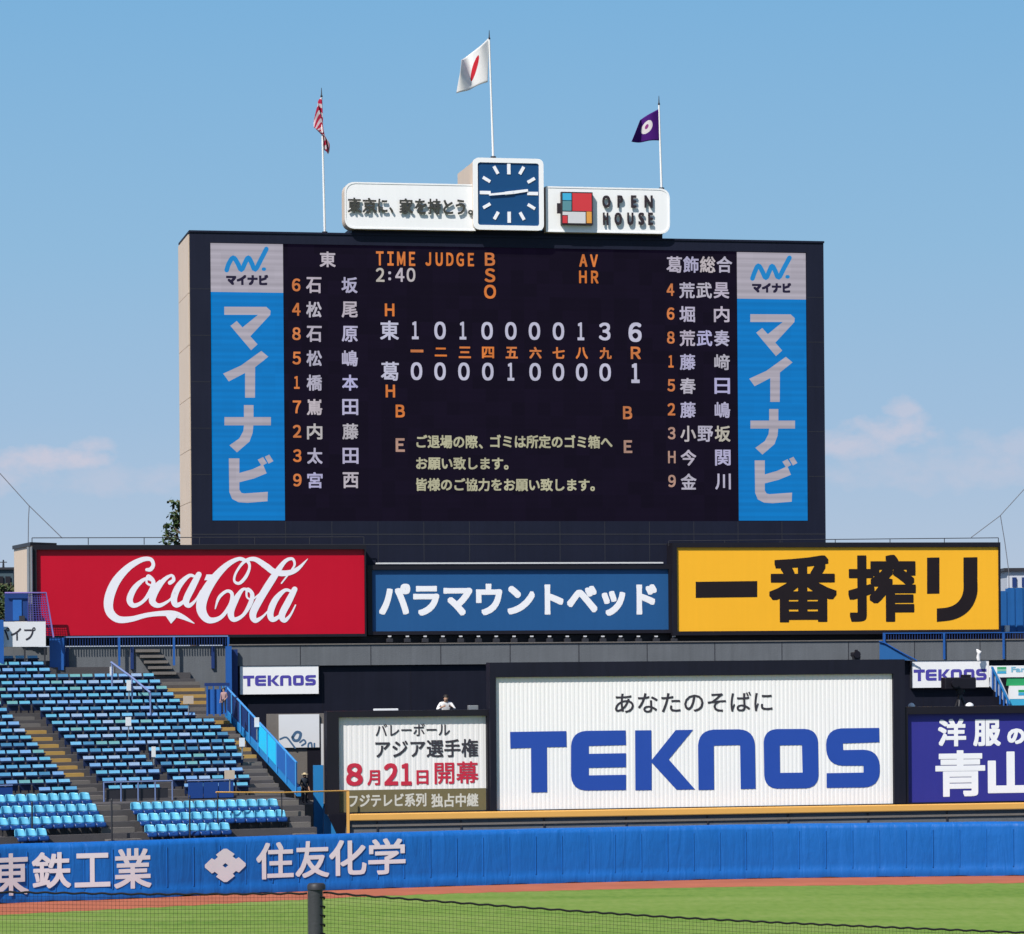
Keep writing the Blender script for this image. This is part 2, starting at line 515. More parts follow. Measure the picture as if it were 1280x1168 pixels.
# ================================================================= SETTING
gm = MB()
gm.add([(-3000, -1500, -.03), (3000, -1500, -.03), (3000, 4500, -.03), (-3000, 4500, -.03)], [(0, 1, 2, 3)])
tag(gm.build('ground', mat('ground_asphalt', (.07, .07, .072), .9, .2, .2)), kind='structure')

FB = [(-420, 1160), (-160, 1142), (0, 1130), (160, 1124), (320, 1117), (480, 1111), (640, 1106), (800, 1102), (960, 1098.5), (1120, 1096.5), (1280, 1095), (1440, 1095.5), (1700, 1101)]
TB = [(-420, 1178), (-160, 1157), (0, 1144), (160, 1136), (320, 1127.5), (480, 1120), (640, 1115), (800, 1111), (960, 1108), (1120, 1106), (1280, 1104), (1440, 1104.5), (1700, 1111)]
fence_pts = [Vector((*q, 0)) for q in spline([tuple(G(*p)[:2]) for p in FB], 12)]
track_pts = [Vector((*q, 0)) for q in spline([tuple(G(*p)[:2]) for p in TB], 12)]
track_pts = [p + Vector((0, .14 * math.sin(i * 1.9) + .10 * math.sin(i * 4.3 + 1), 0)) for i, p in enumerate(track_pts)]

def grass_material():
    m = bpy.data.materials.new('mown_grass')
    m.use_nodes = True
    t = m.node_tree
    b = t.nodes['Principled BSDF']
    b.inputs['Roughness'].default_value = .85
    b.inputs['Specular IOR Level'].default_value = .1
    tcn = N(t, 'ShaderNodeTexCoord')
    def noise(scale, sc3=(1, 1, 1), det=5):
        mp = N(t, 'ShaderNodeMapping'); mp.inputs['Scale'].default_value = sc3
        t.links.new(tcn.outputs['Object'], mp.inputs[0])
        n = N(t, 'ShaderNodeTexNoise'); n.inputs['Scale'].default_value = scale; n.inputs['Detail'].default_value = det
        t.links.new(mp.outputs[0], n.inputs['Vector'])
        return n.outputs[0]
    big = noise(.16, (.5, 1.4, 1))
    fine = noise(3.0, (1, .35, 1))
    stripe = noise(.35, (.05, 1.1, 1), 2)
    f = M(t, 'ADD', M(t, 'MULTIPLY', big, .45), M(t, 'ADD', M(t, 'MULTIPLY', fine, .38), M(t, 'MULTIPLY', stripe, .40)))
    c = ramp(t, f, [(.34, (.072, .158, .022)), (.48, (.120, .215, .036)), (.60, (.162, .255, .050)), (.76, (.21, .285, .075))])
    t.links.new(c, b.inputs['Base Color'])
    bp = N(t, 'ShaderNodeBump'); bp.inputs['Strength'].default_value = .5; bp.inputs['Distance'].default_value = .03
    t.links.new(noise(22), bp.inputs['Height'])
    t.links.new(bp.outputs[0], b.inputs['Normal'])
    return m
gr = MB()
n = len(track_pts)
near = [Vector((p.x * .9, 4, 0)) for p in track_pts]
rows = 14
for j in range(rows + 1):
    t = j / rows
    for i in range(n):
        q = near[i].lerp(track_pts[i], t)
        gr.v.append((q.x, q.y, 0.0))
for j in range(rows):
    for i in range(n - 1):
        gr.f.append([j * n + i, j * n + i + 1, (j + 1) * n + i + 1, (j + 1) * n + i]); gr.m.append(0); gr.sm.append(False)
tag(gr.build('lawn', grass_material()), kind='structure')
tr = MB()
tr.add([tuple(p - (fence_pts[i] - p) * .02) for i, p in enumerate(track_pts)] + [tuple(p + (p - track_pts[i]) * .4) for i, p in enumerate(fence_pts)],
       [(i, i + 1, n + i + 1, n + i) for i in range(n - 1)])
tr.v = [(x, y, .004) for x, y, z in tr.v]
tag(tr.build('warning_track', mat('red_clay', (.40, .115, .058), .95, .34, .45, bump=.4, bscale=6)), kind='structure')

# ---------------------------------------------------------------- padded outfield fence
fl = [0.0]
for i in range(1, n): fl.append(fl[-1] + (fence_pts[i] - fence_pts[i - 1]).length)
def fence_at(s):
    s = max(0.001, min(fl[-1] - .001, s))
    lo, hi = 0, n - 1
    while hi - lo > 1:
        mid = (lo + hi) // 2
        if fl[mid] <= s: lo = mid
        else: hi = mid
    t = (s - fl[lo]) / (fl[hi] - fl[lo])
    p = fence_pts[lo].lerp(fence_pts[hi], t)
    k = max(1, lo - 4), min(n - 2, lo + 5)
    tg = (fence_pts[k[1]] - fence_pts[k[0]]).normalized()
    return p, tg, Vector((tg.y, -tg.x, 0))
def fence_s(px, py=1085):
    best = None
    for i in range(n - 1):
        for k in range(6):
            p = fence_pts[i].lerp(fence_pts[i + 1], k / 6)
            x = 640 + p.x / p.y * FPX
            e = abs(x - (px + ROLL * (py - HZ) * -1))
            if best is None or e < best[0]: best = (e, fl[i] + (fl[i + 1] - fl[i]) * k / 6)
    return best[1]
FH = 2.27
def Wfence(s, d, z):
    p, tg, nn = fence_at(s)
    q = p + nn * d
    return Vector((q.x, q.y, z))
fence = thing('outfield_fence', 'long blue padded outfield fence behind the red clay track', 'fence', Wfence(fl[-1] / 2, 0, 0))
fm = MB()
PAN = 1.13
prof = [(0.00, .02), (.015, .10), (.02, .33), (-.005, .38), (.0, .6), (0, 1.1), (0, 1.6), (-.005, FH - .22), (-.03, FH - .10), (-.09, FH - .03), (-.18, FH), (-.34, FH), (-.42, FH - .05), (-.42, .02)]
ns = int(fl[-1] / .1)
for i in range(ns + 1):
    s = fl[-1] * i / ns
    ph = (s % PAN) / PAN
    bul = .028 * (1 - (2 * ph - 1) ** 6) + .006 * math.sin(s * 3.1) * math.sin(s * 1.3)
    p, tg, nn = fence_at(s)
    for (d, z) in prof:
        zb = z + (.012 * math.sin(s * 2.3) + .01 * math.sin(s * 5.7) if z < .05 else .004 * math.sin(s * 1.7))
        q = p + nn * (d + (bul if d > -.08 else 0))
        fm.v.append((q.x, q.y, zb))
k = len(prof)
for i in range(ns):
    for j in range(k - 1):
        fm.f.append([i * k + j, (i + 1) * k + j, (i + 1) * k + j + 1, i * k + j + 1]); fm.m.append(0); fm.sm.append(True)
fm.build('padding', PADB, fence)
for i in range(int(fl[-1] / PAN)):
    s = (i + 1) * PAN
    sm_ = MB()
    sm_.tube([Wfence(s, .012, .40), Wfence(s, .014, 1.2), Wfence(s, .012, FH - .3)], .02 + .008 * random.random(), 6)
    sm_.build('seam', PADB, fence)
def ftext(mb, body, x0, x1, z0, z1, bold=.03, lean=0):
    sa, sb_ = fence_s(x0), fence_s(x1)            # each character lies flat on its own stretch of padding
    sc_ = (sa + sb_) / 2
    pa, pb_ = fence_at(sa)[0], fence_at(sb_)[0]
    pc, tgc = (pa + pb_) / 2, (pb_ - pa).normalized()
    nc = Vector((tgc.y, -tgc.x, 0))
    def flat(s, d, z):
        q = pc + tgc * (s - sc_) + nc * d
        return Vector((q.x, q.y, z))
    return text(mb, body, sa, z0, sb_, z1, .056, bold, place=flat, lean=lean)
for ch, x0, x1, z0, z1 in (('東', -10, 36, .30, 1.93), ('鉄', 40, 87.5, .52, 1.93), ('工', 92, 137, .52, 1.84), ('業', 142, 188, .40, 1.98),
                           ('住', 319.5, 367, .55, 2.02), ('友', 369, 411, .55, 2.02), ('化', 412, 458, .58, 2.02), ('学', 460, 505.5, .58, 2.04)):
    mb = MB()
    ftext(mb, ch, x0, x1, z0, z1, .030)
    mb.build('lettering', PADW, fence)
s0, s1 = fence_s(256), fence_s(306)
cs, hw, cz, hh = (s0 + s1) / 2, (s1 - s0) / 2, 1.17, .66
lg = MB()
quarter = [(1, -.08), (1, .08), (.66, .46), (.52, .36), (.36, .52), (.46, .66)]
pts = []
for qd in range(4):
    for (x, y) in quarter:
        a = qd * math.pi / 2
        pts.append((cs + hw * (x * math.cos(a) - y * math.sin(a)), cz + hh * (x * math.sin(a) + y * math.cos(a))))
hole = [(cs + hw * .14 * math.cos(k * math.pi / 2), cz + hh * .14 * math.sin(k * math.pi / 2)) for k in range(4)]
tri = tessellate_polygon([[Vector((*p, 0)) for p in pts], [Vector((*p, 0)) for p in hole]])
_pa, _pb = fence_at(s0)[0], fence_at(s1)[0]
_pc, _tg = (_pa + _pb) / 2, (_pb - _pa).normalized()
_nc = Vector((_tg.y, -_tg.x, 0))
lg.add([tuple((_pc + _tg * (a - cs) + _nc * .056).xy) + (b,) for a, b in pts + hole], [t for t in tri])
lo = consistent(lg.build('emblem', PADW, fence))

# ================================================================= SCOREBOARD
sb = thing('scoreboard', 'huge black electronic scoreboard with lit line score and player names', 'scoreboard', Wd(14.7, -2.4, Fa(640, 800, 0)[1]))
A0, BT = Fa(237.2, 290.5, 0)
A1 = Fa(1029.3, 303.5, 0)[0]
BB = Fa(240, 800, 0)[1]
DEEP = -4.9
m = MB(); m.fbox(A0, A1, BB, BT, -.12, DEEP); m.build('body', NAVY, sb)
fr = MB()
LA0, LT = Fa(262.5, 303.5, 0)
LB = Fa(266, 651.5, 0)[1]
LA1 = Fa(1008.2, 315.5, 0)[0]
fr.fbox(A0, A1, LT, BT, 0, -.118); fr.fbox(A0, A1, BB, LB, 0, -.118)
fr.fbox(A0, LA0, LB, LT, 0, -.118); fr.fbox(LA1, A1, LB, LT, 0, -.118)
fr.fbox(A0 - .04, A1 + .03, BT, BT + .09, .05, DEEP - .03)
fr.build('frame', NAVY, sb)
sj = MB()
for i in range(1, 14):
    a = A0 + (A1 - A0) * i / 14
    sj.fbox(a - .012, a + .012, BB, LB - .02, .006, -.002)
for b in (LB - .62, LB - 1.1):
    sj.fbox(A0, A1, b - .02, b + .02, .008, -.001)
for i in range(1, 6):
    b = LB + (LT - LB) * i / 6
    sj.fbox(A0, LA0 - .02, b - .01, b + .01, .006, -.002); sj.fbox(LA1 + .02, A1, b - .01, b + .01, .006, -.002)
sj.build('panel_joint', DSTEEL, sb)
sw = MB()
for i in range(9):
    h = (BT - BB) / 9
    sw.add([], [])
bys = [Fa(238, y, 0)[1] for y in (292.5, 366, 431, 497, 562, 627.5, 692, 760)]
for i in range(len(bys) - 1):
    t_, b_ = bys[i] - (.0 if i == 0 else .012), bys[i + 1] + .012
    for j in range(2):
        d1, d0 = -.25 + (DEEP + .25) * j / 2 - .012, -.25 + (DEEP + .25) * (j + 1) / 2 + .012
        sw.fbox(A0 - .06, A0 - .001, b_, t_, d1, d0)
sw.build('side_cladding', BEIGE, sb)
disp = MB(); disp.fbox(LA0, LA1, LB, LT, -.085, -.115)
disp = disp.build('display', L_BG, sb)
D1, D2 = -.078, -.070
for nm, x0, y0, x1, ym in (('advert_panel', 263, 304, 353.6, 365), ('advert_panel', 921, 315.3, 1007, 373.5)):
    a0, b1 = Fa(x0, y0, D1); a1 = Fa(x1, y0, D1)[0]; bm_ = Fa(x0, ym, D1)[1]
    w = MB()
    w.fbox(a0, a1, bm_, b1, D1, D1 - .004, 0); w.fbox(a0, a1, LB + .03, bm_, D1, D1 - .004, 1)
    ap = w.build(nm, [L_ADW, L_BLUE], disp)
def wide(s): return ''.join(chr(ord(c) + 0xFEE0) if '!' < c <= '~' else c for c in s)
def dtext(name, items, m):
    for it in items:
        mb = MB(); text(mb, wide(it[0]), *it[1:5], D2, it[5] if len(it) > 5 else .8, res=5 if it[0] < '~' else 3); mb.build(name, m, disp)
def za(x, y): return 220 + x / 4.923, 280 + y / 4.923
def zb(x, y): return 220 + x / 4.923, 470 + y / 4.923
KATA = [
 [[za(*p) for p in ((297, 510), (556, 511), (582, 535), (580, 560), (450, 700), (400, 645), (505, 560), (297, 560))], [za(*p) for p in ((335, 628), (374, 598), (502, 742), (462, 778))]],
 [[za(*p) for p in ((290, 922), (400, 872), (525, 782), (568, 818), (487, 882), (486, 1070), (425, 1070), (425, 918), (325, 970))]],
 [[zb(*p) for p in ((418, 180), (477, 180), (477, 254), (584, 254), (584, 305), (476, 305), (472, 350), (452, 405), (375, 471), (329, 428), (390, 385), (414, 340), (418, 305), (298, 305), (298, 254), (418, 254))]],
 [[zb(*p) for p in ((325, 508), (390, 508), (390, 598), (470, 575), (535, 545), (558, 600), (480, 632), (390, 655), (390, 700), (402, 720), (420, 724), (565, 714), (563, 772), (440, 782), (385, 778), (345, 757), (328, 715))],
  [zb(*p) for p in ((503, 516), (536, 500), (560, 537), (527, 555))], [zb(*p) for p in ((546, 498), (574, 485), (599, 525), (570, 541))]],
]
for side in (0, 1):
    for ch in KATA:
        mb = MB()
        for i_k, lp_k in enumerate(ch):
            shape(mb, [(x, y) if not side else (936.6 + (x - 279) * 60.4 / 63, 393 + (y - 383.6) * 236 / 244.9) for x, y in lp_k], D2 + .0015 * i_k)
        mb.build('advert_lettering', L_ADW, disp)
dtext('advert_caption', [('マイナビ', 282.6, 343, 335.4, 356.5, 1.0)], L_INK)
dtext('advert_caption', [('マイナビ', 940, 353.2, 989, 366, 1.0)], L_INK)
for ox, oy, sc, pl, dot in ((220, 280, 4.923, [(312, 285), (325, 245), (352, 208), (378, 240), (402, 284), (425, 240), (445, 208), (465, 240), (487, 282), (520, 225), (556, 155)], (541, 279)),
                            (800, 290, 4.923, [(692, 287), (706, 248), (728, 208), (752, 242), (774, 284), (796, 242), (813, 210), (832, 240), (853, 282), (885, 225), (920, 160)], (908, 277))):
    mb = MB()
    stroke(mb, [(ox + x / sc, oy + y / sc, 5.8) for x, y in pl], D2, sub=4)
    dx, dy = ox + dot[0] / sc, oy + dot[1] / sc
    stroke(mb, [(dx - .6, dy, 4.4), (dx + .6, dy, 4.4)], D2, sub=2)
    mb.build('advert_logo', L_LOGO, disp)
dtext('team_name', [('東', 399.5, 314.5, 419.5, 334, .5)], L_WHITE)
for i, (num, a, b) in enumerate((('6', '石', '坂'), ('4', '松', '尾'), ('8', '石', '原'), ('5', '松', '嶋'), ('1', '橋', '本'), ('7', '嶌', '田'), ('2', '内', '藤'), ('3', '太', '田'), ('9', '宮', '西'))):
    x, y = 382.5 + .19 * i, 346.5 + 30.5 * i
    dtext('player_name', [(a, x, y, x + 19.3, y + 20, .5), (b, x + 44.3, y, x + 64.3, y + 20, .5)], L_WHITE)
    w = 7 if num == '1' else 10.5
    dtext('field_position', [(num, x - 12.3 - w / 2, y + 1.8, x - 12.3 + w / 2, y + 17.8, .5)], L_OR)
dtext('team_name', [(c, 833 + 20.9 * i, 320.5, 833 + 20.9 * i + 19.5, 341, .45) for i, c in enumerate('葛飾総合')], L_WHITE)
for i, (num, nmz) in enumerate((('4', '荒武昊'), ('6', '堀内'), ('8', '荒武奏'), ('1', '藤﨑'), ('5', '春日'), ('2', '藤嶋'), ('3', '小野坂'), ('H', '今関'), ('9', '金川'))):
    x, y = 849 + .25 * i, 353 + 29.9 * i
    xs = [x, x + 21.3, x + 43] if len(nmz) == 3 else [x, x + 43]
    dtext('player_name', [(c, xx, y, xx + 19.5, y + 20, .48) for c, xx in zip(nmz, xs)], L_WHITE)
    w = 6.5 if num == '1' else 9.5
    dtext('field_position', [(num, x - 11 - w / 2, y + 1.6, x - 11 + w / 2, y + 17, .5)], L_OR if i < 6 else L_TAN)
for it in (('TIME', 470, 314.3, 519, 332), ('JUDGE', 531.7, 315.3, 592.5, 332.5), ('B', 606, 316, 618.8, 332.3), ('S', 605.7, 335.6, 619, 353), ('O', 605, 356, 620, 373.5), ('AV', 724, 318, 747.3, 333.6),
           ('HR', 723.8, 338.4, 748, 354.2), ('H', 481, 379.6, 493, 395.5), ('H', 482, 481, 493.8, 497), ('B', 494.5, 506, 506, 522), ('B', 778.7, 508, 790.2, 524.2), ('R', 788.4, 433.5, 801, 449)):
    dtext('display_heading', [(*it, .62)], L_OR)
for it in (('E', 494.5, 548, 506, 565), ('E', 779.6, 550.5, 790.3, 566.5)): dtext('display_heading', [(*it, .7)], L_TAN)
dtext('game_time', [('2', 469.8, 335, 480.6, 352.4, .5), (':', 485.3, 339.5, 488.8, 350.5, .6), ('4', 494, 335, 505.4, 352.4, .5), ('0', 508.2, 335, 519.2, 352.4, .5)], L_WHITE)
cx1 = [519, 550, 578.6, 608.8, 638.5, 668, 698, 726, 755.8]
cx2 = [520.6, 550, 579.8, 609.7, 638.5, 668.8, 698, 727, 756.4]
def score(s, cx, y0):
    items = []
    for i, (c, x) in enumerate(zip(s, cx)):
        w = 8.5 if c == '1' else 14.5
        yy0 = y0 + .006 * (x - 519)
        items.append((c, x - w / 2, yy0, x + w / 2, yy0 + 22.3, .75))
    return items
dtext('line_score', score('101000013', cx1, 402), L_LAV)
dtext('line_score', score('000010000', cx2, 453), L_LAV)
dtext('run_total', [('6', 785.5, 403.2, 802, 427.7, 1.0)], L_LAV)
dtext('run_total', [('1', 789, 454.3, 799.5, 479, 1.1)], L_LAV)
dtext('team_initial', [('東', 475, 401, 498.5, 425, .55)], L_LAV)
dtext('team_initial', [('葛', 476, 452.3, 498.6, 476, .5)], L_LAV)
for i, c in enumerate('一二三四五六七八九'):
    x = [521.2, 551, 581, 610, 639.6, 669.3, 698.2, 727.3, 757][i]
    y = 433 + .006 * (x - 519)
    box = (x - 8, y + 4.2, x + 8, y + 7.6) if c == '一' else ((x - 7.6, y + 1.5, x + 7.6, y + 12.5) if c == '二' else (x - 7.6, y, x + 7.6, y + 14.5))
    dtext('inning_number', [(c, *box, .55)], L_OR)
dtext('message', [('ご退場の際', 520.4, 543.8, 597, 560.5, .5), ('、', 598.5, 555.5, 603.5, 561, .5), ('ゴミは所定のゴミ箱へ', 612.7, 543.6, 765.5, 560.3, .5)], L_YEL)
dtext('message', [('お願い致します。', 520, 571.2, 635.6, 587.3, .5)], L_YEL)
dtext('message', [('皆様のご協力をお願い致します。', 520, 597.8, 743.5, 614, .5)], L_YEL)

# ---------------------------------------------------------------- sign and clock on the roof of the board
ro = thing('rooftop_sign', 'long white rounded sign with raised lettering on the scoreboard roof', 'sign', Wd(14.7, -.6, BT + .09))
pb = MB()
pb.pbox(439.5, 284, 828, 299.5, -.1, -2.4)
pb.build('plinth', NAVY, ro)
def rpanel(x0, y0, x1, y1, rl, rr, name, d1=.35, d0=-.55):
    a0, b1 = Fa(x0, y0, d1); b0 = Fa(x0, y1, d1)[1]; a1 = Fa(x1, y0, d1)[0]
    lp = rounded([(a0, b0, rl), (a1, b0, rr), (a1, b1, rr), (a0, b1, rl)], 8)
    mb = MB(); mb.prism(lp, d1, d0, 0, 1)
    o = mb.build(name, [WHITE, BEIGE], ro)
    rim = MB()
    inn = rounded([(a0 + .07, b0 + .07, rl), (a1 - .07, b0 + .07, rr), (a1 - .07, b1 - .07, rr), (a0 + .07, b1 - .07, rl)], 8)
    k = len(lp)
    vs = [Wd(a, d1 + .02, b) for a, b in lp] + [Wd(a, d1 + .02, b) for a, b in inn] + [Wd(a, d1 - .02, b) for a, b in lp] + [Wd(a, d1 - .02, b) for a, b in inn]
    rim.add(vs, [(i, (i + 1) % k, k + (i + 1) % k, k + i) for i in range(k)] + [(2 * k + i, 2 * k + (i + 1) % k, (i + 1) % k, i) for i in range(k)] + [(k + i, k + (i + 1) % k, 3 * k + (i + 1) % k, 3 * k + i) for i in range(k)])
    rim.build('rim', WHITE, o)
    return o
lp_ = rpanel(430.5, 227.5, 594, 286, .45, .02, 'panel')
rp_ = rpanel(682, 233, 837, 290, .02, .45, 'panel')
def raised(body, x0, y0, x1, y1, d, thick, bold, m, parent, side=None):
    """Letters standing off a panel on real thickness."""
    mb = MB()
    for kk in range(4): text(mb, body, x0, y0, x1, y1, d - thick * kk / 3, bold, res=3, n=6)
    return mb.build('lettering', m, parent)
SIGNL = mat('sign_lettering', (.05, .05, .042), .5, .1, 2)
SIGNL2 = mat('sign_lettering_brown', (.03, .02, .025), .5, .1, 2)
for i, (c, x0, x1, y0, y1) in enumerate((('東', 434.5, 451.5, 247, 266), ('京', 453, 470.5, 247.3, 266.5), ('に', 472.5, 484.5, 248.5, 266), ('、', 486.5, 491.5, 259, 266), ('家', 499, 516.5, 248, 267.5),
                                         ('を', 518.5, 533.5, 248.5, 267.5), ('持', 534.5, 551.5, 248.5, 268), ('と', 554, 566.5, 250, 267.8), ('う', 569.5, 581.5, 249.5, 268.3), ('。', 585, 591.5, 262.5, 268.6))):
    raised(c, x0, y0, x1, y1, .35 + .13, .05, .55, SIGNL, ro)
for wd_, ya, yb_, xs in (('OPEN', 244.3, 260, ((978, 1003), (1023, 1040), (1063, 1080), (1103, 1128))), ('HOUSE', 265.8, 281.6, ((980, 997), (1014, 1037), (1052, 1071), (1085, 1103), (1114, 1129)))):
    for c, (x0, x1) in zip(wd_, xs): raised(c, 340 + x0 / 2.37, ya, 340 + x1 / 2.37, yb_, .35 + .13, .05, .8, SIGNL2, ro)
lg = MB()
def zq(x0, y0, x1, y1): return (340 + x0 / 2.37, 20 + y0 / 2.37, 340 + x1 / 2.37, 20 + y1 / 2.37)
lg.pbox(*zq(857, 521, 950, 618), .35 + .26, .36, 0)
for x0, y0, x1, y1, mi in ((861, 525, 887, 546, 1), (861, 548, 887, 577, 5), (890, 525, 947, 578, 2), (861, 580, 929, 590, 3), (877, 590.3, 929, 614, 3), (861, 592, 875, 614, 2), (932, 580, 947, 614, 4), (845, 555, 856, 585, 0)):
    lg.pbox(*zq(x0, y0, x1, y1), .35 + .285, .35 + .20 + (0 if mi else .0), mi)
lg.build('logo_block', [SIGNL2, SKYB, REDT, GREYT, ORANGE, mat('teal_tile', (.10, .26, .30), .5, .05, 1)], ro)

ck = thing('clock', 'square blue clock with white marks between the two white sign panels', 'clock', Wd(15.2, -.2, BT))
a0, b1 = Fa(591.3, 197, .6); b0 = Fa(591.3, 287, .6)[1]; a1 = Fa(679.3, 197, .6)[0]
lp = rounded([(a0, b0, .28), (a1, b0, .28), (a1, b1, .28), (a0, b1, .28)], 6)
mb = MB(); mb.prism(lp, .5, .3, 0, 1)
k = len(lp)
inn = rounded([(a0 + .22, b0 + .22, .12), (a1 - .22, b0 + .22, .12), (a1 - .22, b1 - .22, .12), (a0 + .22, b1 - .22, .12)], 6)
vs = [Wd(a, .6, b) for a, b in lp] + [Wd(a, .6, b) for a, b in inn] + [Wd(a, .5, b) for a, b in lp] + [Wd(a, .5, b) for a, b in inn]
mb.add(vs, [(i, (i + 1) % k, k + (i + 1) % k, k + i) for i in range(k)] + [(2 * k + i, 2 * k + (i + 1) % k, (i + 1) % k, i) for i in range(k)] + [(k + i, k + (i + 1) % k, 3 * k + (i + 1) % k, 3 * k + i) for i in range(k)], 0)
mb.build('case', [WHITE, BEIGE], ck)
mb = MB(); mb.fbox(a0 + .1, a1 - .1, b0 + .2, b1 - .12, .29, -4.0); mb.build('housing', BEIGE, ck)
mb = MB(); mb.fbox(a0 + .2, a1 - .2, b0 + .2, b1 - .2, .54, .502); mb.build('face', CLKB, ck)
ca, cb = Fa(636.2, 241.6, .55)
for i in range(12):
    an = i * math.pi / 6
    big = i % 3 == 0
    r0, r1, w = (.88, 1.40, .16) if big else (1.04, 1.44, .15)
    ux, uy = math.sin(an), math.cos(an)
    mb = MB()
    q = lambda d: [Wd(ca + ux * r + uy * s * w / 2, d, cb + uy * r - ux * s * w / 2) for r, s in ((r0, 1), (r0, -1), (r1, -1), (r1, 1))]
    mb.hexa(q(.57)[::-1], q(.541)[::-1]); mb.build('hour_mark', PWHITE, ck)
for nm, an, ln, w, d in (('hour_hand', R(81), .92, .17, .60), ('minute_hand', R(264), .98, .13, .63)):
    ux, uy = math.sin(an), math.cos(an)
    mb = MB()
    q = lambda dd: [Wd(ca + ux * r + uy * s * w / 2, dd, cb + uy * r - ux * s * w / 2) for r, s in ((-.2, 1), (-.2, -1), (ln, -.7), (ln, .7))]
    mb.hexa(q(d)[::-1], q(d - .02)[::-1]); mb.build(nm, PWHITE, ck)

# ---------------------------------------------------------------- flags
def flagpole(label, x0, y0, x1, y1, d):
    a1, b0 = Fa(x1, y1, d)
    a0, bt = Fa(x0, y0, d)
    o = thing('flagpole', label, 'flagpole', Wd(a1, d, b0), 'flagpoles on the scoreboard roof')
    mb = MB(); mb.tube([Wd(a1, d, b0), Wd(a0, d, bt - .45)], [.055, .04], 10); mb.build('pole', POLEW, o)
    mb = MB(); mb.tube([Wd(a0, d, bt - .45), Wd(a0, d, bt - .4), Wd(a0, d, bt - .33), Wd(a0, d, bt)], [.035, .06, .03, .012], 8); mb.build('finial', DSTEEL, o)
    mb = MB(); mb.tube([Wd(a1, d, b0), Wd(a1, d, b0 + .12)], .13, 10); mb.build('base', DSTEEL, o)
flagpole('white flagpole at the end over the beige side wall', 401.8, 110, 406, 293, -.5)
flagpole('tallest white flagpole, rising behind the square clock', 611.5, 38, 616.6, 199, -.8)
flagpole('white flagpole behind the open house lettering', 823.6, 120, 827, 238, -.9)
def flag_mat(name, fn):
    m = bpy.data.materials.new(name)
    m.use_nodes = True
    t = m.node_tree
    b = t.nodes['Principled BSDF']
    b.inputs['Roughness'].default_value = .85
    b.inputs['Specular IOR Level'].default_value = .1
    u = N(t, 'ShaderNodeUVMap')
    s = N(t, 'ShaderNodeSeparateXYZ')
    t.links.new(u.outputs[0], s.inputs[0])
    c = fn(t, s.outputs[0], s.outputs[1])
    t.links.new(c, b.inputs['Base Color'])
    tl = N(t, 'ShaderNodeBsdfTranslucent')
    t.links.new(c, tl.inputs[0])
    mx = N(t, 'ShaderNodeMixShader'); mx.inputs[0].default_value = .3
    t.links.new(b.outputs[0], mx.inputs[1]); t.links.new(tl.outputs[0], mx.inputs[2])
    t.links.new(mx.outputs[0], t.nodes['Material Output'].inputs[0])
    return m
def ell(t, u, v, cu, cvv, ru, rv):
    a = M(t, 'DIVIDE', M(t, 'SUBTRACT', u, cu), ru); b = M(t, 'DIVIDE', M(t, 'SUBTRACT', v, cvv), rv)
    return M(t, 'LESS_THAN', M(t, 'ADD', M(t, 'MULTIPLY', a, a), M(t, 'MULTIPLY', b, b)), 1.0)
def flag(label, m, d, top, bot, wave, ns_=28, nt=18):
    """Cloth between a top and a bottom edge (picture points, hoist to fly); wave gives the folds in depth."""
    tp, bt_ = spline(top, 8), spline(bot, 8)
    at = lambda q, s: [(1 - f) * a + f * b for a, b in zip(q[i], q[min(i + 1, len(q) - 1)])] if [(i := min(int(s * (len(q) - 1)), len(q) - 2)), (f := s * (len(q) - 1) - i)] else None
    me = bpy.data.meshes.new('flag')
    vs, uv = [], []
    a0, b0 = Fa(*top[0], d)
    org = Wd(a0, d, b0)
    for i in range(ns_ + 1):
        s = i / ns_
        p, q = at(tp, s), at(bt_, s)
        for j in range(nt + 1):
            t = j / nt
            x, y = p[0] + (q[0] - p[0]) * t, p[1] + (q[1] - p[1]) * t
            dd = d + wave(s, t)
            a, b = Fa(x, y, d)
            vs.append(Wd(a, dd, b) - org); uv.append((s, t))
    fs = [(i * (nt + 1) + j, i * (nt + 1) + j + 1, (i + 1) * (nt + 1) + j + 1, (i + 1) * (nt + 1) + j) for i in range(ns_) for j in range(nt)]
    me.from_pydata(vs, [], fs)
    ul = me.uv_layers.new(name='UVMap')
    for lp2 in me.loops: ul.data[lp2.index].uv = uv[lp2.vertex_index]
    me.materials.append(m)
    for p in me.polygons: p.use_smooth = True
    o = bpy.data.objects.new('flag', me)
    COL.objects.link(o)
    o.location = org
    sol = o.modifiers.new('cloth', 'SOLIDIFY'); sol.thickness = .012
    return tag(o, label, 'flag', 'flags over the scoreboard')
def m_japan(t, u, v):
    return mixc(t, ell(t, M(t, 'SUBTRACT', u, M(t, 'MULTIPLY', v, .26)), v, .33, .5, .09, .29), (.86, .85, .85), (.62, .03, .05))
def m_left(t, u, v):
    w = M(t, 'SINE', M(t, 'ADD', M(t, 'MULTIPLY', v, 38.0), M(t, 'MULTIPLY', u, 15.0)))
    return mixc(t, M(t, 'GREATER_THAN', w, .1), (.52, .03, .08), (.70, .62, .67))
def m_right(t, u, v):
    disc = ell(t, u, v, .50, .47, .22, .24)
    spot = ell(t, u, v, .50, .45, .07, .09)
    a = mixc(t, disc, (.075, .014, .19), (.74, .70, .72))
    return mixc(t, spot, a, (.30, .05, .25))
flag('white flag with a red disc flying from the tallest pole', flag_mat('white_flag_cloth', m_japan), -.8,
     [(611.5, 47), (600, 58), (588, 67), (574.5, 77)], [(609.5, 103), (597, 107), (584, 114), (570.5, 117)],
     lambda s, t: .38 * math.sin(s * 7.5 + t * 2.2 - .3) * (s * 1.2) * (.6 + .6 * (1 - t)))
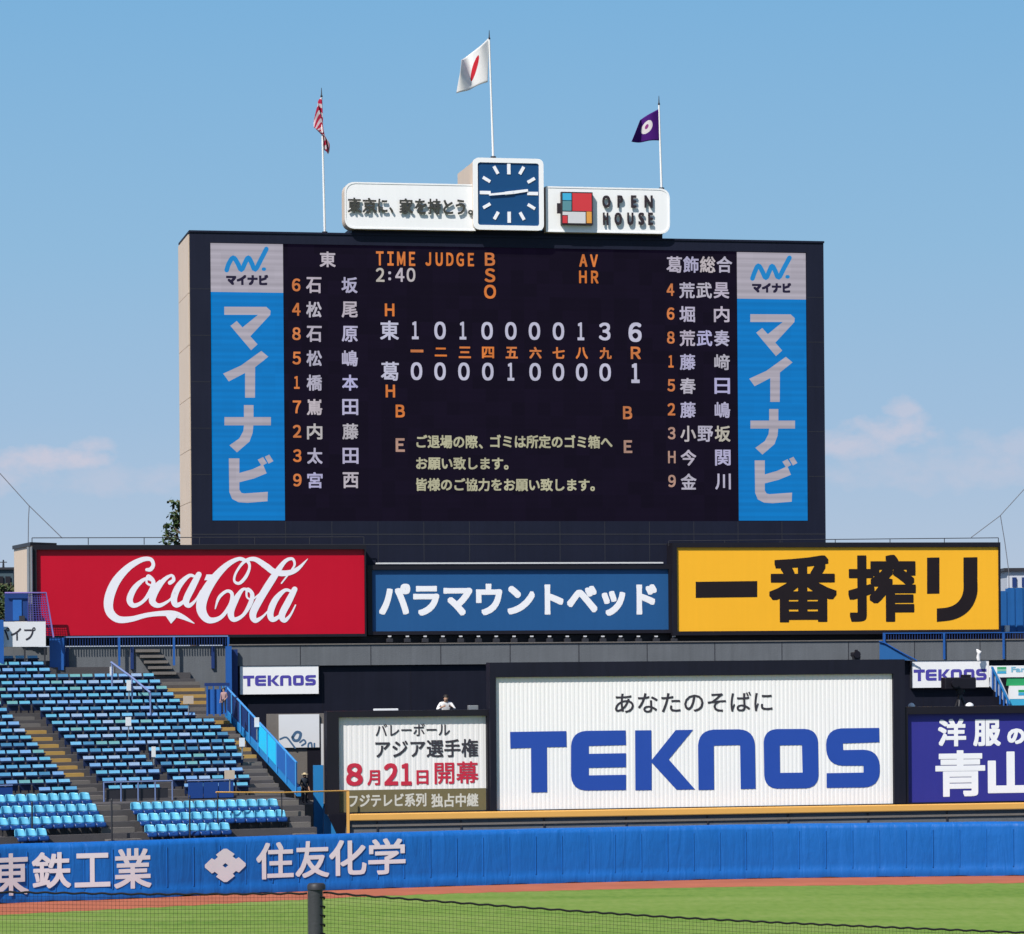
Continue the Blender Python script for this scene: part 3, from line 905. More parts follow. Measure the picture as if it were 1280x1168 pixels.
flag('limp red and white striped flag hanging folded along its pole', flag_mat('striped_flag_cloth', m_left), -.5,
     [(402, 122), (399.5, 124), (397.5, 128), (396, 134), (393, 150), (391.5, 160)], [(404, 186), (406, 188), (409, 192), (411.5, 191), (411, 180), (407, 172)],
     lambda s, t: .16 * math.sin(s * 14 + t * 3))
flag('deep purple flag with a white round emblem', flag_mat('purple_flag_cloth', m_right), -.9,
     [(823.3, 136.5), (815, 141), (808, 145), (800.5, 150)], [(824, 176), (812, 176), (800, 178), (787.5, 178.5)],
     lambda s, t: .3 * math.sin(s * 6 + t * 1.5) * s)

# ================================================================= ADVERTISING SIGNS ON THE BASE
def signboard(name, label, outer, inner, dp, rec, pm, fm_, back=.7, group=None, ribs=0):
    """A framed board: panel set back from the frame front by rec. Rectangles in picture points at their left end."""
    x0, y0, x1, y1 = inner
    ia0, ib1 = Fa(x0, y0, dp); ib0 = Fa(x0, y1, dp)[1]; ia1 = Fa(x1, y0, dp)[0]
    df = dp + rec
    X0, Y0, X1, Y1 = outer
    oa0, ob1 = Fa(X0, Y0, df); ob0 = Fa(X0, Y1, df)[1]; oa1 = Fa(X1, Y0, df)[0]
    o = thing(name, label, 'sign', Wd((oa0 + oa1) / 2, dp - back / 2, ob0), group)
    f = MB()
    f.fbox(oa0, oa1, ib1, ob1, df, dp - back); f.fbox(oa0, oa1, ob0, ib0, df, dp - back)
    f.fbox(oa0, ia0, ib0, ib1, df, dp - back); f.fbox(ia1, oa1, ib0, ib1, df, dp - back)
    f.build('frame', fm_, o)
    p = MB()
    if ribs:
        k = int((ia1 - ia0) / ribs)
        st = (ia1 - ia0) / k
        vs, fs = [], []
        prof_ = ((0, 0), (.5, 0), (.58, -.007), (.92, -.007))
        for i in range(k):
            for u, dd in prof_: vs += [Wd(ia0 + (i + u) * st, dp + dd, ib0), Wd(ia0 + (i + u) * st, dp + dd, ib1)]
        for i in range(len(vs) // 2 - 1): fs.append((2 * i, 2 * i + 2, 2 * i + 3, 2 * i + 1))
        p.add(vs, fs)
        p.fbox(ia0, ia1, ib0, ib1, dp - .05, dp - .3)
    else: p.fbox(ia0, ia1, ib0, ib1, dp, dp - .3)
    p.build('panel', pm, o)
    return o, (ia0, ia1, ib0, ib1)

SD = 1.15
cc, cr_ = signboard('sign', 'red sign with flowing white script and a wave flourish', (40.5, 681.5, 457.5, 798.5), (45.5, 687.5, 455, 795), SD - .18, .18, RED, BLACKF, 1.0)
mb = MB()
def zs(x, y, w): return (120 + x / 3.657, 685 + y / 3.657, (w * 1.14 + .6) / 3.657)
SC = [
 [(232, 100, 12), (250, 98, 16), (262, 76, 14), (248, 52, 15), (205, 56, 20), (145, 92, 27), (90, 155, 35), (60, 230, 38), (62, 290, 34), (100, 326, 28), (160, 326, 22), (230, 308, 18), (300, 300, 20), (355, 302, 24), (400, 318, 18), (450, 346, 2)],
 [(258, 150, 10), (225, 142, 12), (178, 182, 22), (154, 235, 25), (172, 264, 18), (215, 245, 13), (250, 198, 18), (262, 155, 16), (238, 128, 11), (232, 160, 8), (262, 172, 8), (292, 150, 6)],
 [(338, 160, 16), (355, 146, 14), (345, 126, 10), (308, 150, 18), (268, 205, 27), (258, 246, 26), (288, 264, 17), (335, 240, 9), (362, 205, 6)],
 [(452, 132, 10), (425, 128, 14), (380, 172, 24), (356, 230, 26), (368, 262, 20), (405, 240, 12), (440, 175, 12)],
 [(470, 122, 22), (440, 180, 27), (412, 240, 26), (425, 264, 18), (455, 240, 9), (480, 195, 5)],
 [(690, 58, 6), (655, 50, 14), (600, 78, 22), (540, 140, 32), (492, 220, 40), (482, 285, 38), (515, 330, 26), (570, 318, 16), (612, 262, 14), (622, 212, 14), (598, 198, 12), (562, 228, 12), (545, 278, 4)],
 [(648, 52, 8), (690, 60, 12), (702, 88, 10), (685, 132, 13), (655, 162, 12), (632, 150, 9), (642, 110, 9), (680, 62, 12), (725, 52, 18), (775, 82, 24), (815, 110, 24), (870, 116, 22), (920, 98, 16), (968, 50, 2)],
 [(700, 198, 10), (672, 190, 12), (638, 238, 24), (616, 295, 26), (630, 328, 19), (672, 308, 13), (705, 255, 18), (714, 212, 16), (692, 188, 10), (690, 225, 7), (715, 235, 7), (745, 212, 5)],
 [(848, 162, 5), (895, 100, 7), (908, 74, 9), (896, 50, 11), (860, 66, 16), (808, 140, 28), (755, 225, 29), (718, 298, 28), (728, 332, 20), (760, 316, 10), (790, 285, 5)],
 [(890, 198, 10), (862, 195, 14), (820, 238, 24), (797, 296, 26), (808, 328, 20), (845, 305, 12), (878, 240, 12)],
 [(908, 190, 22), (880, 245, 27), (850, 306, 26), (862, 332, 18), (888, 308, 9), (912, 262, 5)],
]
for i, s in enumerate(SC): stroke(mb, [zs(*p) for p in s], SD - .172 + i * .0006, sub=7)
shape(mb, [zs(x, y, 0)[:2] for x, y in ((505, 122), (532, 122), (522, 148), (495, 148))], SD - .172)
shape(mb, [zs(x, y, 0)[:2] for x, y in ((315, 306), (343, 347), (378, 308))], SD - .164)
consistent(mb.build('lettering', LOGOW, cc))
mb = MB()        # beige end wall with down pipes
back = 5.0
e0, e1 = Fa(17.5, 690, SD - back), Fa(40, 690, SD)
topb = Fa(40.5, 682.5, SD)[1]; lowb = Fa(40.5, 800, SD)[1]
p0, p1 = Wd(e0[0], SD - back, 0), Wd(e1[0], SD - .02, 0)
wv = [Vector((p.x, p.y, z)) for z in (lowb, topb) for p in (p0, p1)]
off = NV * -.4 + UV * .4
mb.hexa([wv[0], wv[1], wv[3], wv[2]], [v + off for v in (wv[0], wv[1], wv[3], wv[2])])
mb.build('end_wall', BEIGE, cc)
mb = MB()
mb.hexa([wv[2] + Vector((0, 0, 0.002)) - UV * .08, wv[3] - UV * .08 + Vector((0, 0, 0.002)), wv[3] - UV * .08 + Vector((0, 0, .17)), wv[2] - UV * .08 + Vector((0, 0, .17))],
        [v + off * 3 for v in (wv[2] + Vector((0, 0, .002)), wv[3] + Vector((0, 0, .002)), wv[3] + Vector((0, 0, .17)), wv[2] + Vector((0, 0, .17)))])
mb.build('coping', DSTEEL, cc)
mb = MB()
for x, r_ in ((35.5, .07), (39.2, .06)):
    a, _b = Fa(x, 700, SD + .05)
    mb.tube([Wd(a, SD + .1, lowb), Wd(a, SD + .1, topb - .05)], r_, 8)
mb.build('down_pipe', STEEL, cc)

pm_, pr_ = signboard('sign', 'blue sign with white katakana between the red and the yellow signs', (459, 706.5, 839, 794), (464.5, 712.5, 835, 789.5), SD - .5, .15, PBLUE, BLACKF, .8)
mb = MB(); text(mb, 'パラマウントベッド', 473.7, 730, 821, 771.5, SD - .49, 1.9); mb.build('lettering', PWHITE, pm_)
mb = MB(); a0, b1 = Fa(470, 703.5, SD - .3); a1 = Fa(829, 703.5, SD - .3)[0]
mb.fbox(a0, a1, b1 - .07, b1, SD - .3, SD - .42); mb.build('top_strip', GREYT, pm_)

yl, yr_ = signboard('sign', 'yellow sign with four heavy dark brown characters', (840.5, 678.5, 1250.5, 794.5), (845.5, 684.5, 1247.5, 789.5), SD - .08, .1, YEL, BLACKF, 1.0)
mb = MB()
dY = SD - .07
shape(mb, [(869.6, 727.5), (946.5, 726.5), (946.5, 746.5), (869.6, 747.5)], dY)
mb.build('lettering', DKBROWN, yl)
for c, x0, y0, x1, y1, bd in (('番', 961, 694.5, 1045.8, 778.3, 3.0), ('搾', 1060, 693.8, 1144.7, 777.8, 3.0)):
    mb = MB(); text(mb, c, x0, y0, x1, y1, dY, bd, n=10); mb.build('lettering', DKBROWN, yl)
mb = MB()
shape(mb, [(1158.8, 697.3), (1174.2, 697), (1174.2, 742.2), (1158.8, 742.5)], dY)
outer = spline([(1221.7, 725), (1221.5, 742), (1216, 757), (1206, 768), (1191, 775), (1171, 777.6)], 5)
inner = spline([(1171, 760.8), (1184, 759.5), (1194, 755.5), (1201, 748), (1204.2, 738), (1204.3, 725)], 5)
shape(mb, [(1204.3, 697), (1221.7, 696.7)] + [p[:2] for p in outer] + [p[:2] for p in inner], dY)
consistent(mb.build('lettering', DKBROWN, yl))

# roof rails over the signs
def rail(name, label, pts, d, r=.03, posts=0, drop=.4, m=DSTEEL, cat='railing', group=None, second=0):
    q = [Wd(*(lambda f: (f[0], d, f[1]))(Fa(x, y, d))) for x, y in pts]
    o = thing(name, label, cat, Vector((q[0].x, q[0].y, q[0].z - drop)), group)
    mb = MB(); mb.tube(q, r, 6)
    if second: mb.tube([p - Vector((0, 0, second)) for p in q], r * .8, 6)
    mb.build('bar', m, o)
    if posts:
        for i in range(posts + 1):
            p = q[0].lerp(q[-1], i / posts)
            mb = MB(); mb.tube([p - Vector((0, 0, drop)), p], r * .9, 6); mb.build('post', m, o)
    return o
rail('roof_rail', 'thin dark rail along the roof of the red sign', [(40, 672.6), (455, 671.5)], SD - .5, .022, 6, .32)
rail('roof_rail', 'thin dark rail along the roof of the yellow sign', [(836, 676.5), (1248, 672.5)], SD - .5, .022, 6, .25)

# ---------------------------------------------------------------- parapet, black wall, platform
px = MB()
a0, b1 = Fa(286, 807, 1.35); a1 = Fa(1560, 807, 1.35)[0]; b0 = Fa(286, 833, 1.35)[1]
base_ = thing('podium_building', 'dark base building under the row of signs with grey concrete ledge', 'building', Wd((a0 + a1) / 2, -2, 0))
px.fbox(a0, a1, b0, b1, 1.5, -1.2)
px.build('parapet', CONC, base_)
px = MB()
for i in range(1, 14):
    a = a0 + i * 3.3
    px.fbox(a - .02, a + .02, b0 + .01, b1 - .02, 1.504, 1.498)
px.build('panel_joint', DSTEEL, base_)
px = MB(); px.fbox(a0, a1, b1 - .001, b1 + .05, 1.56, -1.25); px.build('coping', CONC2, base_)
px = MB(); px.fbox(Fa(42, 800, .35)[0], a1, b1 + .051, Fa(286, 796, .9)[1], .35, -4.8); px.build('dark_recess', BLACKF, base_)
aL = Fa(291, 860, 1.3)[0]
px = MB(); px.fbox(aL, a1, .2, b0 - .001, 1.3, -1.4); px.build('black_wall', BLACK, base_)
px = MB()
for i in range(1, 12):
    a = aL + (a1 - aL) * i / 12
    px.fbox(a - .015, a + .015, 5.5, b0 - .02, 1.305, 1.296)
px.build('panel_joint', BLACKF, base_)
aW0, aW1 = Fa(-90, 825, 1.0)[0], a0
px = MB(); px.fbox(aW0, aW1 - .002, 6.5, b1 - .01, .9, -1.3); px.build('back_wall', CONC, base_)
px = MB()                                        # pilasters and flight of steps on the back wall
for x in (84, 165, 266):
    a = Fa(x, 820, .95)[0]
    px.fbox(a - .07, a + .07, b0 - .1, b1 - .03, 1.02, .902)
px.build('pilaster', DBLUE, base_)
px = MB()
for i in range(5):
    a, bb = Fa(170 + 5 * i, 812 + 7 * i, 1.3)
    px.fbox(a, a + 1.1, bb - .13, bb, 1.3 + .05 * i, .905)
px.build('wall_step', CONC2, base_)
for i in range(17):
    x = 486 + 22.2 * i
    a, bb = Fa(x, 797.3, .75)
    o = thing('bracket_lamp', 'small dark bracket lamp in the row under the blue sign', 'lamp', Wd(a, .4, bb), 'small bracket lamps under the blue sign')
    mb = MB(); mb.fbox(a - .03, a + .03, bb - .04, bb + .03, .95, .352); mb.build('arm', DSTEEL, o)
    mb = MB(); mb.fbox(a - .15, a + .15, bb - .22, bb - .045, 1.08, .85); mb.build('lamp_head', DSTEEL, o, bevel=.02)
    mb = MB(); mb.fbox(a - .05, a + .09, bb + .031, bb + .09, .92, .80); mb.build('cap', GREYT, o)

PD = 16.0              # plane of the big lower signs, close behind the fence
pz = Fa(557, 889, PD)[1]
aP0, aP1 = Fa(486, 900, PD - .6)[0], Fa(1560, 900, PD - .6)[0]
plat = thing('platform', 'black walled camera platform behind the big white lettered sign', 'platform', Wd((aP0 + aP1) / 2, 8, 0))
px = MB(); px.fbox(aP0, aP1, .02, pz - .95, PD - .72, 1.62); px.build('deck', BLACK, plat)
px = MB()
rz = Fa(640, 1023.5, PD + .3)[1]
aR0 = Fa(436, 1020, PD + .3)[0]
px.fbox(aR0, aP1, .02, rz, PD + .3, PD - .715); px.build('base_wall', CONC, plat)
px = MB()
for i in range(16):
    a = aR0 + 1.2 + i * 3.58
    px.fbox(a - .03, a + .03, .3, rz - .01, PD + .36, PD + .301)
px.build('joint_post', DSTEEL, plat)
px = MB(); px.fbox(aR0, aP1, Fa(640, 1029, PD + .3)[1] - .05, Fa(640, 1029, PD + .3)[1] + .05, PD + .37, PD + .305); px.build('ledge', CONC2, plat)

TK, tr_ = signboard('sign', 'largest white ribbed sign with huge blue capitals over the fence', (612, 828.5, 1131, 1013.5), (619, 847, 1115.4, 1013), PD - .05, .15, WHITEP, BLACK, .65, ribs=.185)
def teknos(mb, fx, d, mi=0):
    """The six capitals, drawn in the coordinates of one enlarged view; fx maps them to picture points."""
    q = lambda pts: [fx(x, y) for x, y in rounded(pts)]
    shape(mb, q([(45, 90), (225, 87), (226, 138), (163, 139), (164, 283), (113, 284), (112, 141), (46, 143)]), d, 0, mi)
    shape(mb, q([(415, 85), (416, 132), (297, 135), (297, 160), (416, 158), (416, 203), (297, 205), (297, 229), (416, 227), (416, 276), (240, 278, 48), (240, 87, 48)]), d, 0, mi)
    shape(mb, q([(445, 85), (497, 84.5), (498, 180), (575, 84), (631, 83), (553, 178), (637, 274), (578, 275), (498, 188), (498, 276), (446, 277)]), d, 0, mi)
    shape(mb, q([(648, 276), (646, 83, 50), (828, 81, 50), (831, 272), (783, 273), (781, 132), (697, 134), (698, 275)]), d, 0, mi)
    shape(mb, q([(856, 81, 42), (1030, 80, 42), (1033, 270, 42), (859, 272, 42)]), d, 0, mi, [q([(908, 133), (979, 132), (981, 220), (909, 221)])])
    shape(mb, q([(1226, 77), (1227, 123), (1110, 127), (1111, 148), (1227, 146, 50), (1229, 267, 50), (1058, 269), (1058, 222), (1176, 220), (1176, 198), (1058, 198, 50), (1055, 79, 50)]), d, 0, mi)
    return mb
mb = MB(); teknos(mb, lambda x, y: (620 + x / 2.56, 880 + y / 2.56), PD - .035); mb.build('lettering', TBLUE, TK)
mb = MB(); text(mb, 'あなたのそばに', 768.5, 866.5, 965.5, 891.5, PD - .035, .22); mb.build('slogan', INK, TK)

WHITEV = mat('white_poster', (.80, .78, .79), .6, .04, .6)
VB, vr = signboard('sign', 'smaller white ribbed sign with crimson date and olive bottom band', (408.5, 889.5, 611.5, 1018.5), (422.5, 897, 607.5, 1016), PD - .4, .22, WHITEV, BLACKF, .65, ribs=.22)
dV = PD - .385
mb = MB(); mb.pbox(423, 988.2, 607.4, 1015.8, dV, dV - .01); mb.build('band', OLIVE, VB)
for bd, items, m in ((.2, [('バレーボール', 469.4, 905.5, 562.4, 920.8)], INK), (.4, [('アジア選手権', 469, 925.3, 597.6, 948)], INK),
                     (1.2, [('８', 432.5, 954.3, 453.5, 982.8)], CRIM), (.55, [('月', 459, 963, 475, 982)], CRIM), (1.2, [('２', 480, 954.3, 497.5, 982.2), ('１', 501, 954.3, 514.5, 982.2)], CRIM), (.55, [('日', 520.5, 963, 535.5, 981)], CRIM),
                     (.4, [('開幕', 543, 952.5, 598, 980.5)], CRIM)):
    for it in items:
        mb = MB(); text(mb, *it, dV + .004, bd); mb.build('lettering', m, VB)
for it in (('フジテレビ系列', 436, 993, 533, 1010), ('独占中継', 539, 992.5, 598, 1009.5)):
    mb = MB(); text(mb, *it, dV + .006, .45); mb.build('lettering', OLIVEW, VB)

AY, ar = signboard('sign', 'deep indigo sign with white kanji over the fence, cut by the frame', (1130.5, 884, 1490, 1005), (1133, 893, 1484, 1003.5), PD - .2, .22, INDIGO, BLACKF, .6)
dA = PD - .19
for c, x0, y0, x1, y1, bd in (('洋', 1172.5, 899, 1207.6, 933.5, 1.2), ('服', 1216.4, 899.5, 1250.8, 933, 1.2), ('の', 1259, 911, 1281, 930.5, 1.2), ('青', 1169, 938.5, 1231.5, 996.5, 1.7), ('山', 1234.5, 940, 1292, 996, 2.6)):
    mb = MB(); text(mb, c, x0, y0, x1, y1, dA, bd, n=10); mb.build('lettering', PWHITE, AY)

ry = thing('handrail', 'long yellow rail under the big lower signs', 'railing', Wd(aR0, PD + .5, rz))
mb = MB()
yb, yt = Fa(640, 1023, PD + .5)[1], Fa(640, 1014.4, PD + .5)[1]
mb.fbox(aR0, aP1, yb, yt, PD + .5, PD + .2); mb.build('bar', RAILY, ry, bevel=.04)
mb = MB(); mb.fbox(aR0 - .1, aR0 - .002, .1, Fa(436, 989.5, PD + .5)[1], PD + .5, PD + .3); mb.build('post', RAILY, ry)

# small signs on the black wall
for lab, sx0, sy0, sx1, sy1, tx0, ty0, tx1, ty1, in_ in (
        ('small white sign with blue capitals above the blue stair railing', 299.8, 833, 398, 868.3, 303.8, 844, 394.8, 858, 0),
        ('small white sign with blue capitals behind the black tripod camera', 1139.8, 826.5, 1236, 860, 1142, 836.3, 1233.3, 851.5, 0)):
    s_, _r = signboard('sign', lab, (sx0 - .6, sy0 - .6, sx1 + .6, sy1 + .6), (sx0, sy0, sx1, sy1), 1.55, .03, WHITE, DSTEEL, .22)
    mb = MB()
    k = (tx1 - tx0) / (1229 - 45)
    ky = (ty1 - ty0) / (284 - 77)
    teknos(mb, lambda x, y: (tx0 + (x - 45) * k, ty0 + (y - 77) * ky), 1.56)
    mb.build('lettering', TBLUE2, s_)

exec_parts = []
# ================================================================= LEFT GRANDSTAND
CC = Vector((21.5, 62.0, 0))
def pol(th, r, z): return Vector((CC.x - r * math.sin(R(th)), CC.y + r * math.cos(R(th)), z))
NL, NU = 4, 20
LR = [(80.7 + .8 * k, 2.02 + .42 * k) for k in range(NL)]
WALK = (LR[-1][0] + .8, 3.52)
URW = [(85.75 + .8 * j, 3.62 + .285 * j) for j in range(NU)]
TH0, TH1 = 21.35, 37.0
st = thing('grandstand', 'stepped concrete grandstand in the corner carrying rows of blue seats', 'grandstand', pol(26, 90, 0))
prof = [(79.6, .0), (79.6, 1.7)]
for (r_, z_) in LR: prof += [(r_ - .35, prof[-1][1]), (r_ - .35, z_)]
prof += [(WALK[0] - .35, LR[-1][1]), (WALK[0] - .35, WALK[1])]
for (r_, z_) in URW: prof += [(r_ - .35, prof[-1][1]), (r_ - .35, z_)]
prof += [(URW[-1][0] + .6, URW[-1][1]), (URW[-1][0] + .6, 0)]
mb = MB()
NT = 44
for i in range(NT + 1):
    th = TH0 + (TH1 - TH0) * i / NT
    for r_, z_ in prof: mb.v.append(tuple(pol(th, r_, z_)))
k = len(prof)
for i in range(NT):
    for j in range(k - 1):
        mb.f.append([i * k + j, i * k + j + 1, (i + 1) * k + j + 1, (i + 1) * k + j]); mb.m.append(0); mb.sm.append(False)
mb.f.append(list(range(k))[::-1]); mb.m.append(0); mb.sm.append(False)
terr = consistent(mb.build('terrace', TERR, st))
AISLES = [(26.6, 27.3), (21.3, 22.3)]
def lo_at(j):
    k = [(0, 22.4), (5, 21.85), (9, 22.0), (16, 22.6), (20, 22.8)]
    for (a, x), (b, y) in zip(k, k[1:]):
        if j <= b: return x + (y - x) * (j - a) / (b - a)
    return 22.8
def step(th0, th1, r_, z_, m, depth=.4, h=.15):
    mb = MB()
    q = lambda z: [pol(th1, r_, z), pol(th0, r_, z), pol(th0, r_ + depth, z), pol(th1, r_ + depth, z)]
    mb.hexa(q(z_ + h), q(z_ + .004))
    return consistent(mb.build('aisle_step', m, st))
for j, (r_, z_) in enumerate(URW[:-1]):
    if j < 12: step(*AISLES[0], r_ + .02, z_, OCHRE if 3 <= j <= 9 else CONC2)
    if j <= 16: step(21.3, lo_at(j) - .1, r_ + .02, z_, OCHRE if j in (5, 6, 7, 9, 10, 13, 14, 15) else CONC2)
for kk, (r_, z_) in enumerate(LR):
    step(26.75, 27.75, r_ + .02, z_, CONC2, .4, .2)
    step(21.45, 22.1, r_ + .02, z_, CONC2, .4, .2)

ORD = 'first second third fourth fifth sixth seventh eighth ninth tenth eleventh twelfth thirteenth fourteenth fifteenth sixteenth seventeenth eighteenth nineteenth twentieth twenty-first twenty-second twenty-third'.split()

# --- bucket seats of the lower rows
def grid_shell(f, nu, nv, thick):
    """A curved shell of f(u,v) with thickness, as verts and faces."""
    vs = [f(i / nu, j / nv) for i in range(nu + 1) for j in range(nv + 1)]
    nn_ = []
    for i in range(nu + 1):
        for j in range(nv + 1):
            u, v, e = i / nu, j / nv, .01
            du = Vector(f(min(u + e, 1), v)) - Vector(f(max(u - e, 0), v)); dv = Vector(f(u, min(v + e, 1))) - Vector(f(u, max(v - e, 0)))
            nn_.append(du.cross(dv).normalized())
    n0 = len(vs)
    vs = [Vector(v) for v in vs] + [Vector(v) + nn_[i] * -thick for i, v in enumerate(vs)]
    idx = lambda i, j: i * (nv + 1) + j
    fs = []
    for i in range(nu):
        for j in range(nv):
            fs.append((idx(i, j), idx(i + 1, j), idx(i + 1, j + 1), idx(i, j + 1)))
            fs.append((n0 + idx(i, j), n0 + idx(i, j + 1), n0 + idx(i + 1, j + 1), n0 + idx(i + 1, j)))
    edge = [idx(i, 0) for i in range(nu + 1)] + [idx(nu, j) for j in range(1, nv + 1)] + [idx(i, nv) for i in range(nu - 1, -1, -1)] + [idx(0, j) for j in range(nv - 1, 0, -1)]
    for a, b in zip(edge, edge[1:] + edge[:1]): fs.append((a, n0 + a, n0 + b, b))
    return vs, fs
def back_f(u, v):      # local: x along the row, -y toward the field, z up
    x = (u - .5) * .43 * (1 - .12 * v * v - .25 * max(0, v - .75))
    y = .16 + .10 * v - .05 * (1 - (2 * u - 1) ** 2) * -1 - .09 * (abs(2 * u - 1) ** 2.5)
    z = .44 + .30 * v - .03 * (abs(2 * u - 1) ** 3) * v
    return (x, y, z)
def pan_f(u, v):
    x = (u - .5) * .42
    y = -.22 + .40 * v - .02 * max(0, .3 - v)
    z = .45 - .02 * (1 - (2 * u - 1) ** 2) - .17 * (max(0, .35 - v) / .35) ** 2
    return (x, y, z)
bv, bf = grid_shell(back_f, 8, 6, .02)
pv, pf = grid_shell(pan_f, 6, 8, .03)
def proto_mesh(vs, fs, name, m):
    me = bpy.data.meshes.new(name)
    me.from_pydata([tuple(v) for v in vs], [], fs)
    me.materials.append(m)
    for p in me.polygons: p.use_smooth = True
    bm = bmesh.new(); bm.from_mesh(me); bmesh.ops.recalc_face_normals(bm, faces=bm.faces[:]); bm.to_mesh(me); bm.free()
    return me
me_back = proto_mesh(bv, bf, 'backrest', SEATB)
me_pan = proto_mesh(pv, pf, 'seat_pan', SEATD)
lgm = MB(); lgm.box((0, .1, .2), .05, .05, .40); lgm.box((0, -.02, .365), .06, .30, .03)
me_leg = bpy.data.meshes.new('leg'); me_leg.from_pydata(lgm.v, [], lgm.f); me_leg.materials.append(DSTEEL)
def put(name, me, parent=None, loc=None, rz=0):
    o = bpy.data.objects.new(name, me); COL.objects.link(o)
    if parent is not None: o.parent = parent
    else: o.location = loc; o.rotation_euler.z = rz
    return o
bucket = None
def bucket_seat(th, r_, z_, label):
    global bucket
    loc, rz = pol(th, r_, z_), R(th)
    if bucket is None:
        bucket = thing('bucket_seat', label, 'seat', loc, 'sky blue bucket seats in the lower rows')
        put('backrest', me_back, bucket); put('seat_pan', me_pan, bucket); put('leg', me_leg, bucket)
        r0 = bucket
    else:
        r0 = bucket.copy(); COL.objects.link(r0); r0['label'] = label
        for ch in bucket.children:
            c = ch.copy(); COL.objects.link(c); c.parent = r0
    r0.location = loc
    r0.rotation_euler = (0, 0, rz + random.uniform(-.02, .02))
LBL_ROW = ['front', 'second', 'third', 'fourth']
for kk, (r_, z_) in enumerate(LR):
    pitch = math.degrees(.452 / r_)
    # block beyond the aisle, toward the frame edge
    th = 27.6 + pitch * .6
    lim = 9
    skip = {0: 6}.get(kk, 0)
    for i in range(skip, lim + (1 if kk else 0)):
        bucket_seat(th + pitch * i, r_, z_, f'bucket seat, {ORD[i]} outward from the wide aisle, {LBL_ROW[kk]} row of the corner block')
    th = 26.70 - pitch * .7
    last = {0: 8, 1: 14, 2: 14, 3: 0}[kk]
    for i in range(last):
        bucket_seat(th - pitch * i, r_, z_, f'bucket seat, {ORD[i]} from the wide aisle, {LBL_ROW[kk]} row of the block by the stairs')

# --- low-backed bench seats of the upper rows
bm_ = MB()
def rbx(x0, x1, y0, y1, z0, z1, sh=0):
    q = lambda y, s: [(x0, y + s[0], z0), (x1, y + s[0], z0), (x1, y + s[1], z1), (x0, y + s[1], z1)]
    bm_.hexa(q(y0, (0, sh)), q(y1, (0, sh)))
rbx(-.235, .235, .02, .05, .425, .55, .05)
rbx(-.235, .235, -.20, .06, .36, .42)
rbx(-.245, .245, -.02, .03, .12, .355)  # dark apron, added to stand in for the shade under the seat
rbx(-.20, -.15, .05, .085, .02, .40)
rbx(.15, .20, .05, .085, .02, .40)
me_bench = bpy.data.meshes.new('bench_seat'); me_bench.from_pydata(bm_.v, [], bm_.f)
me_bench.materials.append(BENT); me_bench.materials.append(mat('bench_shade_navy', (.007, .020, .075), .6, .2, 3))  # navy carries the shade below the seat backs in its colour
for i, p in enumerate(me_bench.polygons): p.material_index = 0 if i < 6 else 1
bs = None
for j, (r_, z_) in enumerate(URW):
    pitch = math.degrees(.575 / r_)
    spans = []
    if j < 17:
        a_hi, a_lo = 26.65, 22.55 + (.0 if j < 12 else .02)
        if j < 6: spans = [('middle block', 26.5, 24.75), ('block by the stairs', 24.45, lo_at(j))]
        else: spans = [('middle block', 26.5 if j < 12 else 27.25, lo_at(j))]
        if j == 0: spans = [('middle block', 26.5, 24.75), ('block by the stairs', 24.3, 22.5)]
    else: spans = [('middle block', 27.25, 25.3)]
    spans.append(('corner block', None, None))
    for nm, hi, lo in spans:
        i = 0
        while True:
            th = (hi - pitch * .6 - pitch * i) if hi else (27.3 + pitch * .6 + pitch * i)
            if hi and th < lo: break
            p = pol(th, r_, z_)
            xp = 640 + FPX * p.x / p.y
            if xp < -14:
                if not hi: break
                i += 1
                continue
            if j == 0 and not hi and xp < 55: break
            lab = f'bench seat, {ORD[i]} from the ' + ('wide aisle' if nm != 'block by the stairs' else 'narrow aisle') + f', {ORD[j]} upper row up, {nm}'
            if bs is None:
                bs = put('bench_seat', me_bench, loc=p, rz=R(th)); o = bs
                tag(o, lab, 'seat', 'faded turquoise bench seats in the upper rows')
            else:
                o = bs.copy(); COL.objects.link(o); o.location = p; o['label'] = lab
            o.rotation_euler = (random.uniform(-.06, .06), 0, R(th) + random.uniform(-.03, .03))
            i += 1
print('OBJ seats', sum(1 for o in bpy.data.objects if o.name.startswith('bench_seat')), sum(1 for o in bpy.data.objects if o.name.startswith('bucket_seat')))

# --- blue stair railing down the side of the stand
sr_ = thing('stair_railing', 'blue stair railing with one bright cyan panel down the stand side', 'railing', pol(21.25, 84.6, 3.4))
RT = 21.2
zr = lambda r_: 3.73 + (r_ - 84.5) * .301
def rq(r0, r1, h0, h1, th=RT, w=.1):
    A = [pol(th, r0, zr(r0) + h0), pol(th, r1, zr(r1) + h0), pol(th, r1, zr(r1) + h1), pol(th, r0, zr(r0) + h1)]
    o = Vector((math.cos(R(th)), math.sin(R(th)), 0)) * w
    return A, [v + o for v in A]
r0, r1 = 84.5, 95.2
mb = MB(); mb.hexa(*rq(r0, r1, -.15, .22, RT, .18)); consistent(mb.build('kerb', BLUEL, sr_))
mb = MB(); mb.hexa(*rq(r0, 87.2, .222, 1.22, RT + .02, .05)); consistent(mb.build('panel', mat('mid_blue_panel', (.02, .12, .42), .5, .08, .8), sr_))
mb = MB(); mb.hexa(*rq(87.25, 89.9, .222, 1.22, RT + .02, .05)); consistent(mb.build('panel', CYAN, sr_))
for i in range(3):
    mb = MB(); ra = 90 + i * 1.75; mb.hexa(*rq(ra, ra + 1.65, .222, 1.12, RT - .02, .02)); consistent(mb.build('panel', DBLUE, sr_))
